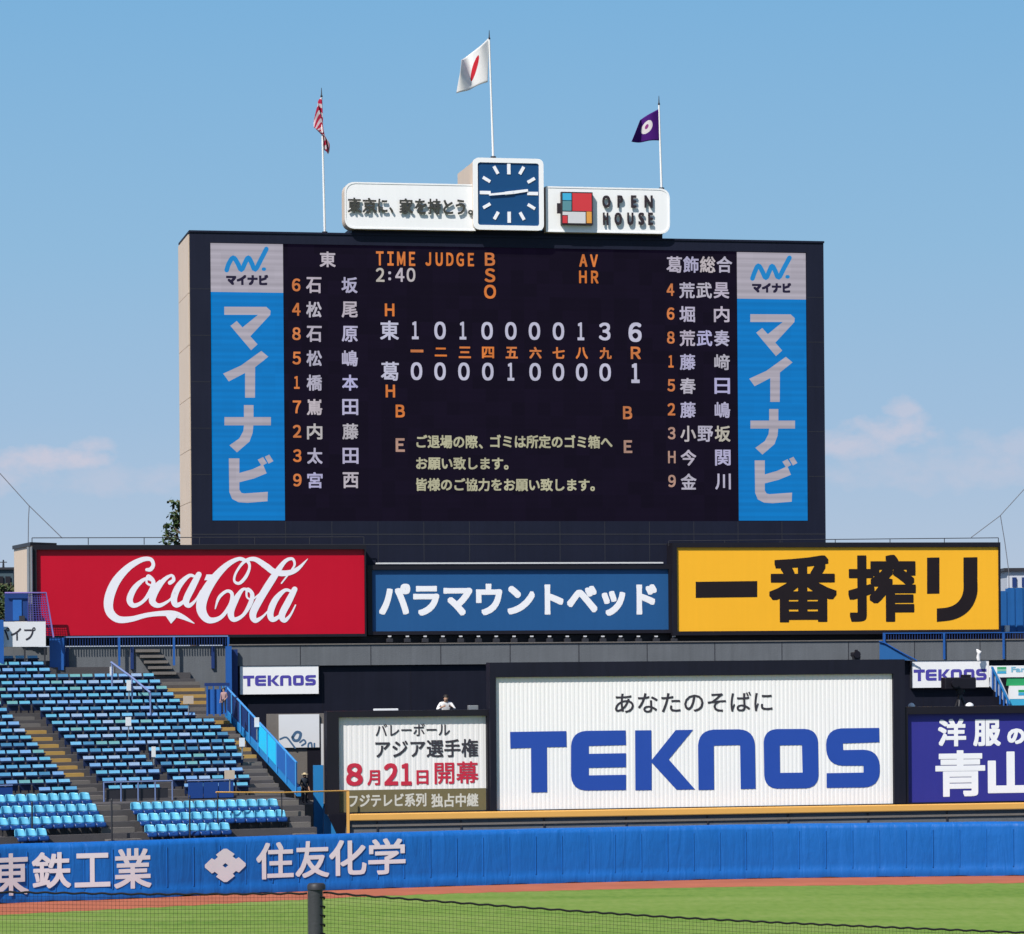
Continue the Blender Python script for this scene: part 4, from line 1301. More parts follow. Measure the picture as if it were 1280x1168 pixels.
mb = MB(); mb.tube([pol(RT, r, zr(r) + 1.26) for r in (r0, 88, 92, r1)], .05, 8); mb.build('handrail', mat('rail_blue', (.05, .26, .60), .4, .1, 1), sr_)
for i in range(9):
    mb = MB(); r_ = r0 + (r1 - r0) * i / 8; mb.tube([pol(RT + .03, r_, zr(r_)), pol(RT + .03, r_, zr(r_) + 1.26)], .035, 6); mb.build('post', mat('rail_blue', (.05, .26, .60)), sr_)

# --- wall and sign between the stand and the black platform
gw = thing('passage_wall', 'grey passage wall with a dark doorway beside the stand', 'wall', Wd(Fa(375, 950, 9)[0], 9, 2))
def pb(parent, name, m, *args, **kw):
    mb = MB(); mb.pbox(*args, **kw); return mb.build(name, m, parent)
pb(gw, 'wall', CONC2, 335, 893, 409, 1045, 9.0, 8.4)
pb(gw, 'doorway', BLACKF, 384, 936, 401, 1042, 9.03, 9.001)
sg = thing('sign', 'white sheet sign with blue curled marks on the grey passage wall', 'sign', Wd(Fa(372, 935, 9.1)[0], 9.1, Fa(372, 935, 9.1)[1]))
pb(sg, 'panel', WHITEB, 348.5, 893.5, 399, 935, 9.12, 9.04)
mb = MB()
zz_ = lambda x, y, w=2: (250 + x / 6.4, 900 + y / 6.4, w)
for pts in ([(640, 155), (690, 140), (730, 185), (760, 225)], [(740, 140), (770, 100), (805, 110), (790, 160), (755, 165), (740, 140)], [(800, 180), (830, 160), (845, 185), (815, 205)], [(865, 215), (870, 190), (890, 185), (895, 215)], [(915, 190), (915, 215)]):
    stroke(mb, [zz_(*p, 2.2 if pts[0][0] != 740 else 3.6) for p in pts], 9.125, sub=4)
consistent(mb.build('marking', mat('blue_mark', (.06, .13, .24), .6, .1, 1), sg))
bp_ = thing('blue_partition', 'tall narrow bright blue partition beside the black platform', 'partition', Wd(Fa(398, 1040, 13)[0], 13, 1.5))
pb(bp_, 'panel', BLUEL, 392, 957, 404, 1044, 13.2, 13.0)
pb(bp_, 'upright', GREYT, 401.5, 905, 404.2, 956.6, 13.2, 13.1)
mb = MB()
a0, bb0 = Fa(404.3, 1008, 14.5); a1 = Fa(421, 1040, 14.5)[0]
mb.prism([(a0, Fa(404, 1044, 14.5)[1]), (a1, Fa(404, 1044, 14.5)[1]), (a0, bb0)], 14.5, 14.3); mb.build('brace_panel', BLUEL, bp_)

# --- back of the stand: dark blue railing, posts and panels
rb = thing('railing', 'dark blue bar railing on the back wall under the red sign', 'railing', Wd(Fa(62, 808, 1.2)[0], 1.2, b1))
y0_, y1_ = 797.5, 807.5
a0, bt_ = Fa(80, y0_, 1.2); a1 = Fa(285, y0_, 1.2)[0]; bb0 = b1 + .0
mb = MB()
nb = 62
for i in range(nb + 1):
    a = a0 + (a1 - a0) * i / nb
    mb.fbox(a - .015, a + .015, bb0, bt_, 1.22, 1.19)
mb.build('lattice', DBLUE, rb)
mb = MB(); mb.fbox(a0, a1, bt_, bt_ + .06, 1.25, 1.16); mb.build('top_bar', mat('pale_blue_steel', (.16, .22, .42), .5, .1, 1), rb)
for i in range(4):
    a = a0 + (a1 - a0) * i / 3
    mb = MB(); mb.fbox(a - .05, a + .05, bb0 - .9, bt_ - .001, 1.30, 1.23); mb.build('post', BLUEP, rb)
cl = thing('blue_column', 'blue steel column where the grey ledge meets the stand', 'column', Wd(Fa(286, 890, 1.9)[0], 1.9, 6))
pb(cl, 'shaft', BLUEP, 282.5, 808, 289.5, 893, 2.1, 1.8)
pb(cl, 'side_plate', DBLUE, 289.7, 812, 297, 893, 1.75, 1.6)
lf = thing('landing_fence', 'low blue panel fence at the top landing of the side stairs', 'fence', pol(22.2, 98, 8))
pb(lf, 'panel', mat('mid_blue_panel', (.02, .12, .42)), 259, 862, 283, 893, 7.9, 7.8)
pb(lf, 'top_bar', DBLUE, 256, 854, 287, 858, 7.95, 7.78)
for x in (258, 266, 274, 282): pb(lf, 'post', BLUEP, x, 858, x + 2, 895, 8.0, 7.901)

# --- panels along the walkway between the lower and upper rows
for lab, t0, t1 in (('dark blue panel barrier in front of the corner block of benches', 29.35, 33.0), ('dark blue panel barrier in front of the benches by the stairs', 22.9, 24.25)):
    o = thing('barrier', lab, 'barrier', pol((t0 + t1) / 2, 85.3, WALK[1]), 'walkway barriers')
    kk = max(2, int((t1 - t0) / .42))
    for i in range(kk):
        ta, tb = t0 + (t1 - t0) * i / kk, t0 + (t1 - t0) * (i + .95) / kk
        mb = MB(); q = [pol(tb, 85.3, WALK[1] + .05), pol(ta, 85.3, WALK[1] + .05), pol(ta, 85.3, WALK[1] + .72), pol(tb, 85.3, WALK[1] + .72)]
        mb.hexa(q, [v + Vector((-.02, .05, 0)) for v in q]); consistent(mb.build('panel', mat('barrier_blue', (.015, .06, .26), .45, .1, 1), o))
    mb = MB(); mb.tube([pol(t0 + (t1 - t0) * i / 6, 85.3, WALK[1] + .78) for i in range(7)], .035, 6); mb.build('top_rail', mat('pale_blue_steel', (.16, .22, .42)), o)
o = thing('barrier', 'open pale blue tube barrier in front of the middle block', 'barrier', pol(25.7, 85.3, WALK[1]), 'walkway barriers')
mb = MB(); mb.tube([pol(24.7 + 2 * i / 6, 85.3, WALK[1] + .80) for i in range(7)], .035, 6); mb.build('top_rail', mat('pale_blue_steel', (.16, .22, .42)), o)
for i in range(5):
    mb = MB(); mb.tube([pol(24.7 + 2 * i / 4, 85.3, WALK[1]), pol(24.7 + 2 * i / 4, 85.3, WALK[1] + .8)], .03, 6); mb.build('post', mat('pale_blue_steel', (.16, .22, .42)), o)
mb = MB(); q = [pol(26.6, 85.42, WALK[1] + .01), pol(24.8, 85.42, WALK[1] + .01), pol(24.8, 85.42, WALK[1] + .5), pol(26.6, 85.42, WALK[1] + .5)]
mb.hexa(q, [v + Vector((-.02, .05, 0)) for v in q]); consistent(mb.build('gap_board', DSTEEL, o))  # dark board filling the gap behind the open tubes

# --- diagonal handrail and the aisle rail posts
o = thing('handrail', 'pale blue slanting handrail above the top bench rows', 'railing', pol(24.2, 96, 8))
mb = MB(); mb.tube([P(139, 828, 151), P(165, 847, 149.5), P(188, 866, 148)], .05, 6); mb.build('bar', mat('pale_blue_steel', (.16, .22, .42)), o)
for x, y, Y, h in ((140, 829, 151, 1.4), (188, 866, 148, 1.0), (165, 847, 149.5, 1.0)):
    p = P(x, y, Y); mb = MB(); mb.tube([p - Vector((0, 0, h)), p], .04, 6); mb.build('post', mat('pale_blue_steel', (.16, .22, .42)), o)
for lab, x, y, w, h, Y in (('white notice at the head of the slanting handrail', 139.5, 839, 4.5, 11, 151), ('white notice beside the lower part of the slanting handrail', 161, 857, 5.5, 13, 149.3),
                           ('white notice on a post standing in the middle benches', 160.5, 902, 7, 11, 145.6), ('white notice above the narrow aisle', 192, 940, 5, 13, 142.3), ('square cream notice on the ochre stairs', 235.5, 875, 13, 10, 148.5),
                           ('white notice on the ochre stairs beside the blue railing', 302.5, 928, 7, 11, 144.2), ('white notice fixed to the blue stair railing', 321, 903, 6, 12, 145.6), ('beige notice in front of the lowest bench rows', 287, 968.5, 13, 11, 139.3)):
    p = P(x, y, Y); sx, sz = w * Y / FPX, h * Y / FPX
    o = thing('notice', lab, 'notice', p - Vector((0, 0, sz / 2 + .5)))
    mb = MB(); mb.box(p, sx, .04, sz, Vector((math.cos(R(24)), math.sin(R(24)), 0))); mb.build('sheet', WHITE if 'white' in lab else BEIGE, o)
    mb = MB(); mb.tube([p + Vector((0, .05, sz / 2 - .02)), p + Vector((0, .05, -sz / 2 - .55))], .03, 6); mb.build('post', STEEL, o)

# --- thin posts and rail just behind the padded fence
for lab, x, yt in (('thin dark post before the corner block of bucket seats', 40, 1004), ('thin dark post before the wide aisle', 139.5, 1000), ('thin dark post before the block by the stairs', 237, 996)):
    p = P(x, yt, 131.8 + x * .012)
    o = thing('fence_post', lab, 'post', Vector((p.x, p.y, 1.55)), 'thin posts behind the fence')
    mb = MB(); mb.tube([Vector((p.x, p.y, 1.55)), p], .035, 6); mb.build('shaft', DSTEEL, o)
    mb = MB(); mb.tube([p, p + Vector((0, 0, .05))], [.05, .03], 6); mb.build('cap', DSTEEL, o)
o = thing('handrail', 'thin orange rail running from the big sign toward the seats', 'railing', P(434, 1036, 139.2))
mb = MB(); mb.tube([P(270, 990.5, 136), P(350, 991, 137.5), P(436, 988.5, 141.2)], .035, 6); mb.build('bar', RAILY, o)
for x, y, Y in ((272, 990.5, 136), (352, 991, 137.6)):
    p = P(x, y, Y); mb = MB(); mb.tube([Vector((p.x, p.y, 1.9)), p], .025, 6); mb.build('post', DSTEEL, o)

# ================================================================= LEFT EDGE
o = thing('sign', 'white sign with thin katakana at the top corner of the stand', 'sign', P(30, 810, 153.5))
mb = MB(); mb.pbox(-14, 777.5, 57, 809, 2.2, 2.05); mb.build('panel', WHITEB, o)
mb = MB(); text(mb, 'パイプ', -3, 784.5, 44.5, 801, 2.21, .3); mb.build('lettering', INK, o)
for x in (-8, 30, 55):
    mb = MB(); mb.pbox(x, 809.2, x + 2, 832, 2.15, 2.08); mb.build('post', DSTEEL, o)
o = thing('blue_column', 'blue steel column at the outer end of the katakana sign', 'column', P(1, 820, 152))
mb = MB(); mb.pbox(-7, 775, 4.5, 830, 2.6, 2.4); mb.build('shaft', BLUEP, o)
bw = thing('blue_hoarding', 'dark blue wire hoarding with a slanting edge before the red sign', 'hoarding', P(34, 777, 151))
mb = MB(); mb.pbox(6, 742, 35, 777, 1.75, 1.6); mb.build('panel', mat('hoarding_blue', (.012, .045, .19), .5, .2, 1), bw)
mb = MB(); mb.pbox(16, 750, 27, 776, 1.8, 1.751); mb.build('door', mat('mid_blue_panel', (.02, .12, .42)), bw)
mb = MB(); mb.pbox(24, 770, 31, 776.5, 1.9, 1.81); mb.build('box', DSTEEL, bw)
mb = MB()
pe = [(35.2, 741.5), (57, 741.2), (66.5, 796), (35.2, 796)]
for i in range(9):
    t = i / 8
    xx = 35.2 + t * 21.8
    q0, q1 = Fa(xx, 741.5, 1.9), Fa(35.2 + t * 31.2, 796, 1.9)
    mb.tube([Wd(q0[0], 1.9, q0[1]), Wd(q1[0], 1.9, q1[1])], .014, 4)
for i in range(20):
    y = 742 + i * 2.8
    t = (y - 741.5) / 54.5
    q0, q1 = Fa(35.2, y, 1.9), Fa(57 + 9.5 * t, y, 1.9)
    mb.tube([Wd(q0[0], 1.9, q0[1]), Wd(q1[0], 1.9, q1[1])], .012, 4)
mb.build('mesh_netting', mat('violet_blue_wire', (.09, .08, .34), .5, .1, 1), bw)
mb = MB()
fr_ = [Wd(Fa(x, y, 1.95)[0], 1.95, Fa(x, y, 1.95)[1]) for x, y in ((6, 741.5), (57.5, 741), (66.8, 797))]
mb.tube(fr_, .045, 6); mb.build('edge_tube', mat('violet_tube', (.24, .18, .50), .5, .1, 1), bw)
mb = MB(); mb.pbox(62, 797.5, 79.5, 838, 1.5, 1.3); mb.build('corner_panel', BLUEP, bw)

# wires and far things at the frame edges
def wire(label, pts, Y, r=.022):
    q = [P(x, y, Y) for x, y in pts]
    mb = MB(); mb.tube(q, r, 5, cap=False)
    o = mb.build('wire', mat('wire_grey', (.16, .17, .20), .6, .1, 2), loc=q[0])
    return tag(o, label, 'wire')
wire('slanting net wire from the frame edge down to the red sign', [(-40, 550), (0, 592), (36, 632), (78, 673)], 160)
wire('upright net wire beside the beige end wall', [(36.5, 632), (35.5, 650), (35, 700), (35.5, 770)], 160)
wire('slanting net wire down to the roof of the yellow sign', [(1330, 556), (1280, 612), (1250, 645), (1214, 672)], 168)
wire('bowed upright net wire beside the yellow sign', [(1250.5, 645), (1256, 678), (1261, 715), (1262, 800)], 168)

o = thing('building', 'distant teal building low at the frame edge beyond the trees', 'building', P(5, 800, 230))
mb = MB(); q0, q1 = P(-60, 712, 230), P(16.5, 713, 230)
mb.box((q0 + q1) / 2 - Vector((0, -6, 9)), (q1 - q0).length, 12, 18); mb.build('wall', mat('teal_wall', (.05, .085, .11), .7, .2, .3), o)
mb = MB(); mb.box((q0 + q1) / 2 + Vector((0, 6, .08)), (q1 - q0).length + .3, 12.4, .15); mb.build('roof', DSTEEL, o)
for i in range(3):
    c = P(-8 + 9 * i, 728, 229.9); mb = MB(); mb.box(c, .35, .06, .8); mb.build('window', BLACKF, o)
o = thing('mast', 'thin mast on the distant teal building', 'mast', P(4.2, 714, 229))
mb = MB(); mb.tube([P(4.2, 713, 231), P(4.2, 700, 231)], [.09, .05], 6); mb.build('pole', DSTEEL, o)
mb = MB(); mb.box(P(4.2, 703, 231), .5, .06, .06); mb.build('crossbar', DSTEEL, o)

def tree(label, base, h, rad, nl, m, group=None, lean=0):
    rnd = random.Random(hash(label) % 1000 if False else len(label) * 7 + int(h * 10))
    o = thing('tree', label, 'tree', base, group)
    mb = MB()
    base = Vector(base)
    tip = base + Vector((lean, 0, h * .93))
    mb.tube([base, base.lerp(tip, .4) + Vector((.1, 0, 0)), base.lerp(tip, .75), tip], [h * .03, h * .022, h * .012, .02], 7)
    br = []
    for i in range(34):
        t = .30 + .66 * (i / 34)
        p = base.lerp(tip, t)
        an = i * 2.4 + rnd.uniform(-.4, .4)
        ln = rad * (1.1 - t) * 1.6 * rnd.uniform(.55, 1.2) + .2
        e = p + Vector((math.cos(an) * ln, math.sin(an) * ln, ln * rnd.uniform(.25, .8)))
        mb.tube([p, p.lerp(e, .5) + Vector((0, 0, .1)), e], [h * .008, h * .005, .012], 5)
        br.append((p, e))
    mb.build('trunk', BARK, o)
    lf_ = MB()
    for p, e in br:
        for k2 in range(nl):
            t = rnd.uniform(.35, 1.08)
            c = p.lerp(e, t) + Vector([rnd.gauss(0, rad * .09) for _ in range(3)])
            a = Vector([rnd.gauss(0, 1) for _ in range(3)]).normalized()
            b = a.orthogonal().normalized()
            sz = rnd.uniform(.10, .2)
            lf_.add([c - a * sz, c + b * sz * .5, c + a * sz, c - b * sz * .5], [(0, 1, 2, 3)], 0 if rnd.random() < .7 else 1)
    lf_.build('crown', [LEAF, LEAF2], o)
    return o
pt = P(225, 745, 172)
tree('tree with thin topmost twig rising behind the beige side wall', (pt.x + .75, pt.y, pt.z - 3), (745 - 614) * 172 / FPX + 3, 1.35, 34, LEAF, lean=-.75)
pt = P(14, 790, 205)
tree('small round tree before the distant teal building', (pt.x, pt.y, pt.z - 5), (790 - 716) * 205 / FPX + 5, 1.7, 50, LEAF)
pt = P(-14, 790, 212)
tree('dark tree at the very frame edge before the distant teal building', (pt.x, pt.y, pt.z - 5), (790 - 722) * 212 / FPX + 5, 1.7, 40, LEAF)

# ================================================================= RIGHT EDGE
o = thing('blue_hoarding', 'tall bright blue ribbed hoarding beyond the yellow sign', 'hoarding', P(1290, 800, 172))
mb = MB()
q0 = Fa(1251, 735, -2.5)[0]
for i in range(14):
    a = q0 + i * .42
    mb.fbox(a, a + .3, Fa(1251, 800, -2.5)[1] - 1, Fa(1251, 735 + (4 if i % 5 == 0 else 0), -2.5)[1] + (i > 3) * .35, -2.5, -2.7)
    mb.fbox(a + .3, a + .42, Fa(1251, 800, -2.5)[1] - 1, Fa(1251, 736, -2.5)[1] + (i > 3) * .35, -2.55, -2.7)
mb.build('corrugation', mat('hoarding_bright_blue', (.016, .115, .36), .5, .15, 1, streak=.2), o)
mb = MB(); mb.pbox(1257, 782, 1262, 791, -2.3, -2.49); mb.build('lamp_box', WHITE, o)
o = thing('building', 'distant pale building with a flat dark roof edge beyond the blue hoarding', 'building', P(1290, 760, 240))
q0, q1 = P(1259, 715, 240), P(1360, 713, 240)
mb = MB(); mb.box((q0 + q1) / 2 - Vector((0, -5, 5)), (q1 - q0).length, 10, 10); mb.build('wall', mat('pale_wall', (.52, .55, .62), .7, .08, .3), o)
mb = MB(); mb.box((q0 + q1) / 2 + Vector((0, 5, .12)), (q1 - q0).length + .5, 10.5, .22); mb.build('roof', DSTEEL, o)
for i in range(4):
    mb = MB(); mb.box(P(1268 + 12 * i, 728, 239.9), .3, .08, .7); mb.build('window', DBLUE, o)

rb = thing('railing', 'blue bar railing on the ledge under the yellow sign', 'railing', Wd(Fa(1105, 803, 1.45)[0], 1.45, b1))
a0, bt_ = Fa(1104, 792.5, 1.45); a1 = Fa(1400, 792.5, 1.45)[0]
mb = MB()
nb = 90
for i in range(nb + 1):
    a = a0 + (a1 - a0) * i / nb
    mb.fbox(a - .014, a + .014, b1 + .051, bt_, 1.42, 1.39)
mb.build('lattice', mat('lattice_blue', (.02, .045, .18), .5, .1, 1), rb)
mb = MB(); mb.fbox(a0, a1, bt_, bt_ + .05, 1.45, 1.36); mb.build('top_bar', BLUEP, rb)
for i in range(5):
    a = a0 + (a1 - a0) * i / 4 * 1.0
    mb = MB(); mb.fbox(a - .05, a + .05, b0 + .05, bt_ - .001, 1.62, 1.57); mb.build('post', BLUEP, rb)
o = thing('stair_railing', 'small blue railing panel sloping down the grey ledge', 'railing', Wd(Fa(1105, 825, 1.7)[0], 1.7, b0))
mb = MB()
mb.prism([Fa(x, y, 1.75) for x, y in ((1100, 825.5), (1142, 825.5), (1125, 816), (1106, 805), (1100, 803))], 1.75, 1.66)
mb.build('panel', mat('ledge_blue', (.025, .13, .36), .5, .15, 1), o)
mb = MB(); mb.tube([Wd(*(lambda f: (f[0], 1.8, f[1]))(Fa(x, y, 1.8))) for x, y in ((1099, 802), (1106, 804), (1125, 815), (1146, 826))], .04, 6); mb.build('handrail', BLUEP, o)
o = thing('cloth_bundle', 'white cloth bundle tied upright on the grey ledge', 'cloth', Wd(Fa(1223, 826, 1.8)[0], 1.8, b0))
a, bb0 = Fa(1223.5, 826, 1.85)
mb = MB()
mb.tube([Wd(a, 1.85, bb0), Wd(a - .02, 1.85, bb0 + .15), Wd(a, 1.87, bb0 + .30), Wd(a + .02, 1.86, bb0 + .40), Wd(a - .06, 1.85, bb0 + .48), Wd(a - .11, 1.85, bb0 + .55)], [.08, .1, .085, .12, .07, .015], 8)
mb.build('body', SHIRTW, o)
mb = MB(); mb.tube([Wd(a + .02, 1.86, bb0 + .38), Wd(a + .14, 1.86, bb0 + .42)], [.07, .02], 6); mb.build('corner', SHIRTW, o)

o = thing('sign', 'white shop sign with green and blue stripes beyond the black wall', 'sign', Wd(Fa(1262, 885, 2.6)[0], 2.6, Fa(1262, 885, 2.6)[1]))
pb(o, 'panel', WHITE, 1238, 832.5, 1420, 847, 2.6, 2.4)
pb(o, 'lower_panel', WHITE, 1262, 857.5, 1420, 874, 2.6, 2.4)
pb(o, 'green_band', GREENS, 1259, 848, 1420, 857.3, 2.55, 2.4)
pb(o, 'blue_band', SKYB, 1262, 874.3, 1420, 882, 2.6, 2.4)
for y0, y1, m in ((834, 836.3, GREENS), (836.6, 839.2, mat('pale_green', (.25, .55, .40), .5, .05, 1)), (839.5, 842.3, SKYB)):
    pb(o, 'stripe', m, 1246.5, y0, 1257.8, y1, 2.61, 2.601)
for y0, y1, m in ((862.5, 865.5, GREENS), (866, 869.5, SKYB)):
    pb(o, 'stripe', m, 1273, y0, 1292, y1, 2.61, 2.601)
mb = MB(); text(mb, 'FamilyMart', 1264, 833.8, 1325, 842.4, 2.61, .4); mb.build('lettering', mat('pale_blue_lettering', (.22, .50, .66), .5, .05, 1), o)
o = thing('stair_railing', 'blue and white stair railing beside the shop sign', 'railing', Wd(Fa(1245, 885, 3)[0], 3, Fa(1245, 885, 3)[1]))
mb = MB()
mb.prism([Fa(x, y, 3.0) for x, y in ((1237.5, 858), (1262, 884), (1262, 874), (1250, 848), (1239.5, 832))], 3.0, 2.9); mb.build('panel', mat('pale_panel', (.55, .60, .68), .5, .1, 1), o)
for i in range(5):
    x, y = 1241 + 4.6 * i, 838 + 9.2 * i
    mb = MB(); q0, q1 = Fa(x, y, 3.06), Fa(x, y + 24, 3.06); mb.tube([Wd(q0[0], 3.06, q0[1]), Wd(q1[0], 3.06, q1[1])], .045, 6); mb.build('post', BLUEP, o)
mb = MB(); mb.tube([Wd(Fa(x, y, 3.08)[0], 3.08, Fa(x, y, 3.08)[1]) for x, y in ((1240, 834), (1262, 880))], .06, 6); mb.build('handrail', BLUEL, o)

# ================================================================= CAMERAS AND PEOPLE
def tripod_camera(label, x, yt, w, h, ybase, d, hood=True):
    a, bt_ = Fa(x, yt, d); bb0 = Fa(x, yt + h, d)[1]; bz = Fa(x, ybase, d)[1]
    hw_ = w * .0355 / 2
    o = thing('camera', label, 'camera', Wd(a, d, bz))
    mb = MB(); mb.fbox(a - hw_, a + hw_, bb0, bt_, d + .25, d - .35); mb.build('body', BLACKF, o, bevel=.05)
    mb = MB(); mb.tube([Wd(a - hw_ * .45, d + .24, (bt_ + bb0) / 2), Wd(a - hw_ * .45, d + .55, (bt_ + bb0) / 2)], [.14, .17], 12); mb.build('lens', BLACKF, o)
    mb = MB(); mb.fbox(a + hw_ * .2, a + hw_ * .75, bt_ + .001, bt_ + .12, d + .1, d - .2); mb.build('viewfinder', BLACKF, o, bevel=.02)
    mb = MB(); mb.tube([Wd(a + .05, d, bb0 - .22), Wd(a + .05, d, bb0 + .01)], [.16, .22], 10); mb.build('pan_head', DSTEEL, o)
    for an in (0, 2.1, 4.2):
        mb = MB(); mb.tube([Wd(a + .05, d, bb0 - .2), Wd(a + .05 + .45 * math.cos(an), d + .45 * math.sin(an), bz)], [.07, .05], 6); mb.build('leg', DSTEEL, o)
    mb = MB(); mb.tube([Wd(a + .1, d - .3, bb0 - .05), Wd(a + .25, d - .8, bb0 - .3)], .03, 6); mb.build('pan_bar', DSTEEL, o)
DK = pz - .95
tripod_camera('large black broadcast camera on a tripod in front of the small white sign', 1198.5, 847, 41, 15, 897, 13.5)
tripod_camera('tiny black camera on a short stand over the grey ledge', 1069, 815.5, 8, 5.5, 826, 2.4)

def person(label, base, yaw, pose, shirt, trous, hair, hat=False, scale=1.0):
    """One skinned figure. pose: joint positions in metres, x to the figure's own right hand side, -y ahead."""
    o = thing('person', label, 'person', base)
    J = dict(pelvis=(0, 0, .95), waist=(0, 0, 1.10), chest=(0, -.01, 1.33), neck=(0, 0, 1.50), head0=(0, -.02, 1.58), head1=(0, -.03, 1.66), head2=(0, -.02, 1.72),
             shl=(-.19, 0, 1.43), ell=(-.25, .03, 1.15), wrl=(-.25, -.06, .90), shr=(.19, 0, 1.43), elr=(.25, .03, 1.15), wrr=(.25, -.06, .90),
             hil=(-.10, 0, .90), knl=(-.11, -.02, .50), anl=(-.11, .03, .09), tol=(-.12, -.13, .05), hir=(.10, 0, .90), knr=(.11, -.02, .50), anr=(.11, .03, .09), tor=(.12, -.13, .05))
    J.update(pose)
    rad = dict(pelvis=.14, waist=.125, chest=.15, neck=.055, head0=.075, head1=.10, head2=.075, shl=.075, ell=.045, wrl=.03, shr=.075, elr=.045, wrr=.03, hil=.09, knl=.06, anl=.042, tol=.035, hir=.09, knr=.06, anr=.042, tor=.035)
    E_ = [('pelvis', 'waist'), ('waist', 'chest'), ('chest', 'neck'), ('neck', 'head0'), ('head0', 'head1'), ('head1', 'head2'), ('chest', 'shl'), ('shl', 'ell'), ('ell', 'wrl'), ('chest', 'shr'), ('shr', 'elr'), ('elr', 'wrr'),
          ('pelvis', 'hil'), ('hil', 'knl'), ('knl', 'anl'), ('anl', 'tol'), ('pelvis', 'hir'), ('hir', 'knr'), ('knr', 'anr'), ('anr', 'tor')]
    for s in 'lr':                        # palm and five fingers on each hand
        w = Vector(J['wr' + s]); dr = (w - Vector(J['el' + s])).normalized()
        sd_ = dr.cross(Vector((0, -1, .2))).normalized()
        J['pa' + s] = tuple(w + dr * .06); rad['pa' + s] = .034; E_.append(('wr' + s, 'pa' + s))
        for k2, ln in enumerate((.075, .085, .08, .062)):
            f0 = w + dr * .095 + sd_ * (k2 - 1.5) * .021
            J[f'f{k2}{s}'] = tuple(f0); rad[f'f{k2}{s}'] = .0095
            J[f'g{k2}{s}'] = tuple(f0 + dr * ln * .6 + Vector((0, -.012, 0))); rad[f'g{k2}{s}'] = .0085
            J[f'h{k2}{s}'] = tuple(f0 + dr * ln + Vector((0, -.03, 0))); rad[f'h{k2}{s}'] = .007
            E_ += [('pa' + s, f'f{k2}{s}'), (f'f{k2}{s}', f'g{k2}{s}'), (f'g{k2}{s}', f'h{k2}{s}')]
        t0 = w + dr * .05 + Vector((0, -.045, 0)); J['th' + s] = tuple(t0); rad['th' + s] = .011
        J['ti' + s] = tuple(t0 + dr * .045 + Vector((0, -.02, 0))); rad['ti' + s] = .008
        E_ += [('pa' + s, 'th' + s), ('th' + s, 'ti' + s)]
    names = list(J)
    me = bpy.data.meshes.new('body')
    me.from_pydata([J[x] for x in names], [(names.index(a), names.index(b)) for a, b in E_], [])
    tmp = bpy.data.objects.new('tmp', me); COL.objects.link(tmp)
    sk = tmp.modifiers.new('s', 'SKIN')
    for i, x in enumerate(names):
        r_ = rad[x]
        me.skin_vertices[0].data[i].radius = (r_ * 1.15, r_ * .85) if x in ('chest', 'waist', 'pelvis') else (r_, r_)
        me.skin_vertices[0].data[i].use_root = x == 'pelvis'
    ss = tmp.modifiers.new('b', 'SUBSURF'); ss.levels = 1; ss.render_levels = 1
    bpy.context.view_layer.update()
    body = bpy.data.meshes.new_from_object(tmp.evaluated_get(bpy.context.evaluated_depsgraph_get()))
    bpy.data.objects.remove(tmp)
    for m in (SKIN, shirt, trous): body.materials.append(m)
    nk, wl, wr = Vector(J['neck']), Vector(J['wrl']), Vector(J['wrr'])
    pz_ = J['pelvis'][2] + .06
    for p in body.polygons:
        c = p.center
        p.use_smooth = True
        legs = min((c - Vector(J[a]).lerp(Vector(J[b]), t)).length for a, b in (('hil', 'knl'), ('knl', 'anl'), ('anl', 'tol'), ('hir', 'knr'), ('knr', 'anr'), ('anr', 'tor')) for t in (0, .25, .5, .75, 1))
        trunk = min((c - Vector(J[a]).lerp(Vector(J[b]), t)).length for a, b in (('waist', 'chest'), ('chest', 'neck'), ('shl', 'ell'), ('ell', 'wrl'), ('shr', 'elr'), ('elr', 'wrr')) for t in (0, .25, .5, .75, 1))
        if (c - nk).dot(Vector(J['head1']) - nk) > .002 and (c - Vector(J['head1'])).length < .22: p.material_index = 0
        elif min((c - wl).length, (c - wr).length) < .2 and min((c - Vector(J['pal'])).length, (c - Vector(J['par'])).length) < .16: p.material_index = 0
        else: p.material_index = 2 if (legs < trunk and c.z < pz_) else 1
    b = bpy.data.objects.new('body', body); COL.objects.link(b); b.parent = o
    h = Vector(J['head1'])
    hm = bmesh.new(); bmesh.ops.create_uvsphere(hm, u_segments=14, v_segments=9, radius=.118)
    bmesh.ops.delete(hm, geom=[v for v in hm.verts if v.co.z < -.02 and v.co.y < .03], context='VERTS')
    hd = bpy.data.meshes.new('hair'); hm.to_mesh(hd); hm.free(); hd.materials.append(hair)
    ho = bpy.data.objects.new('hat' if hat else 'hair', hd); COL.objects.link(ho); ho.parent = o; ho.location = h + Vector((0, .015, .03))
    if hat:
        bm2 = MB(); bm2.tube([(0, 0, -.012), (0, 0, .012)], [.2, .17], 16)
        me2 = bpy.data.meshes.new('brim'); me2.from_pydata(bm2.v, [], bm2.f); me2.materials.append(hair)
        bo = bpy.data.objects.new('brim', me2); COL.objects.link(bo); bo.parent = o; bo.location = h + Vector((0, .01, .05))
    o.rotation_euler.z = yaw
    o.scale = (scale,) * 3
    return o
a_, b_ = Fa(557, 880, 14.2)
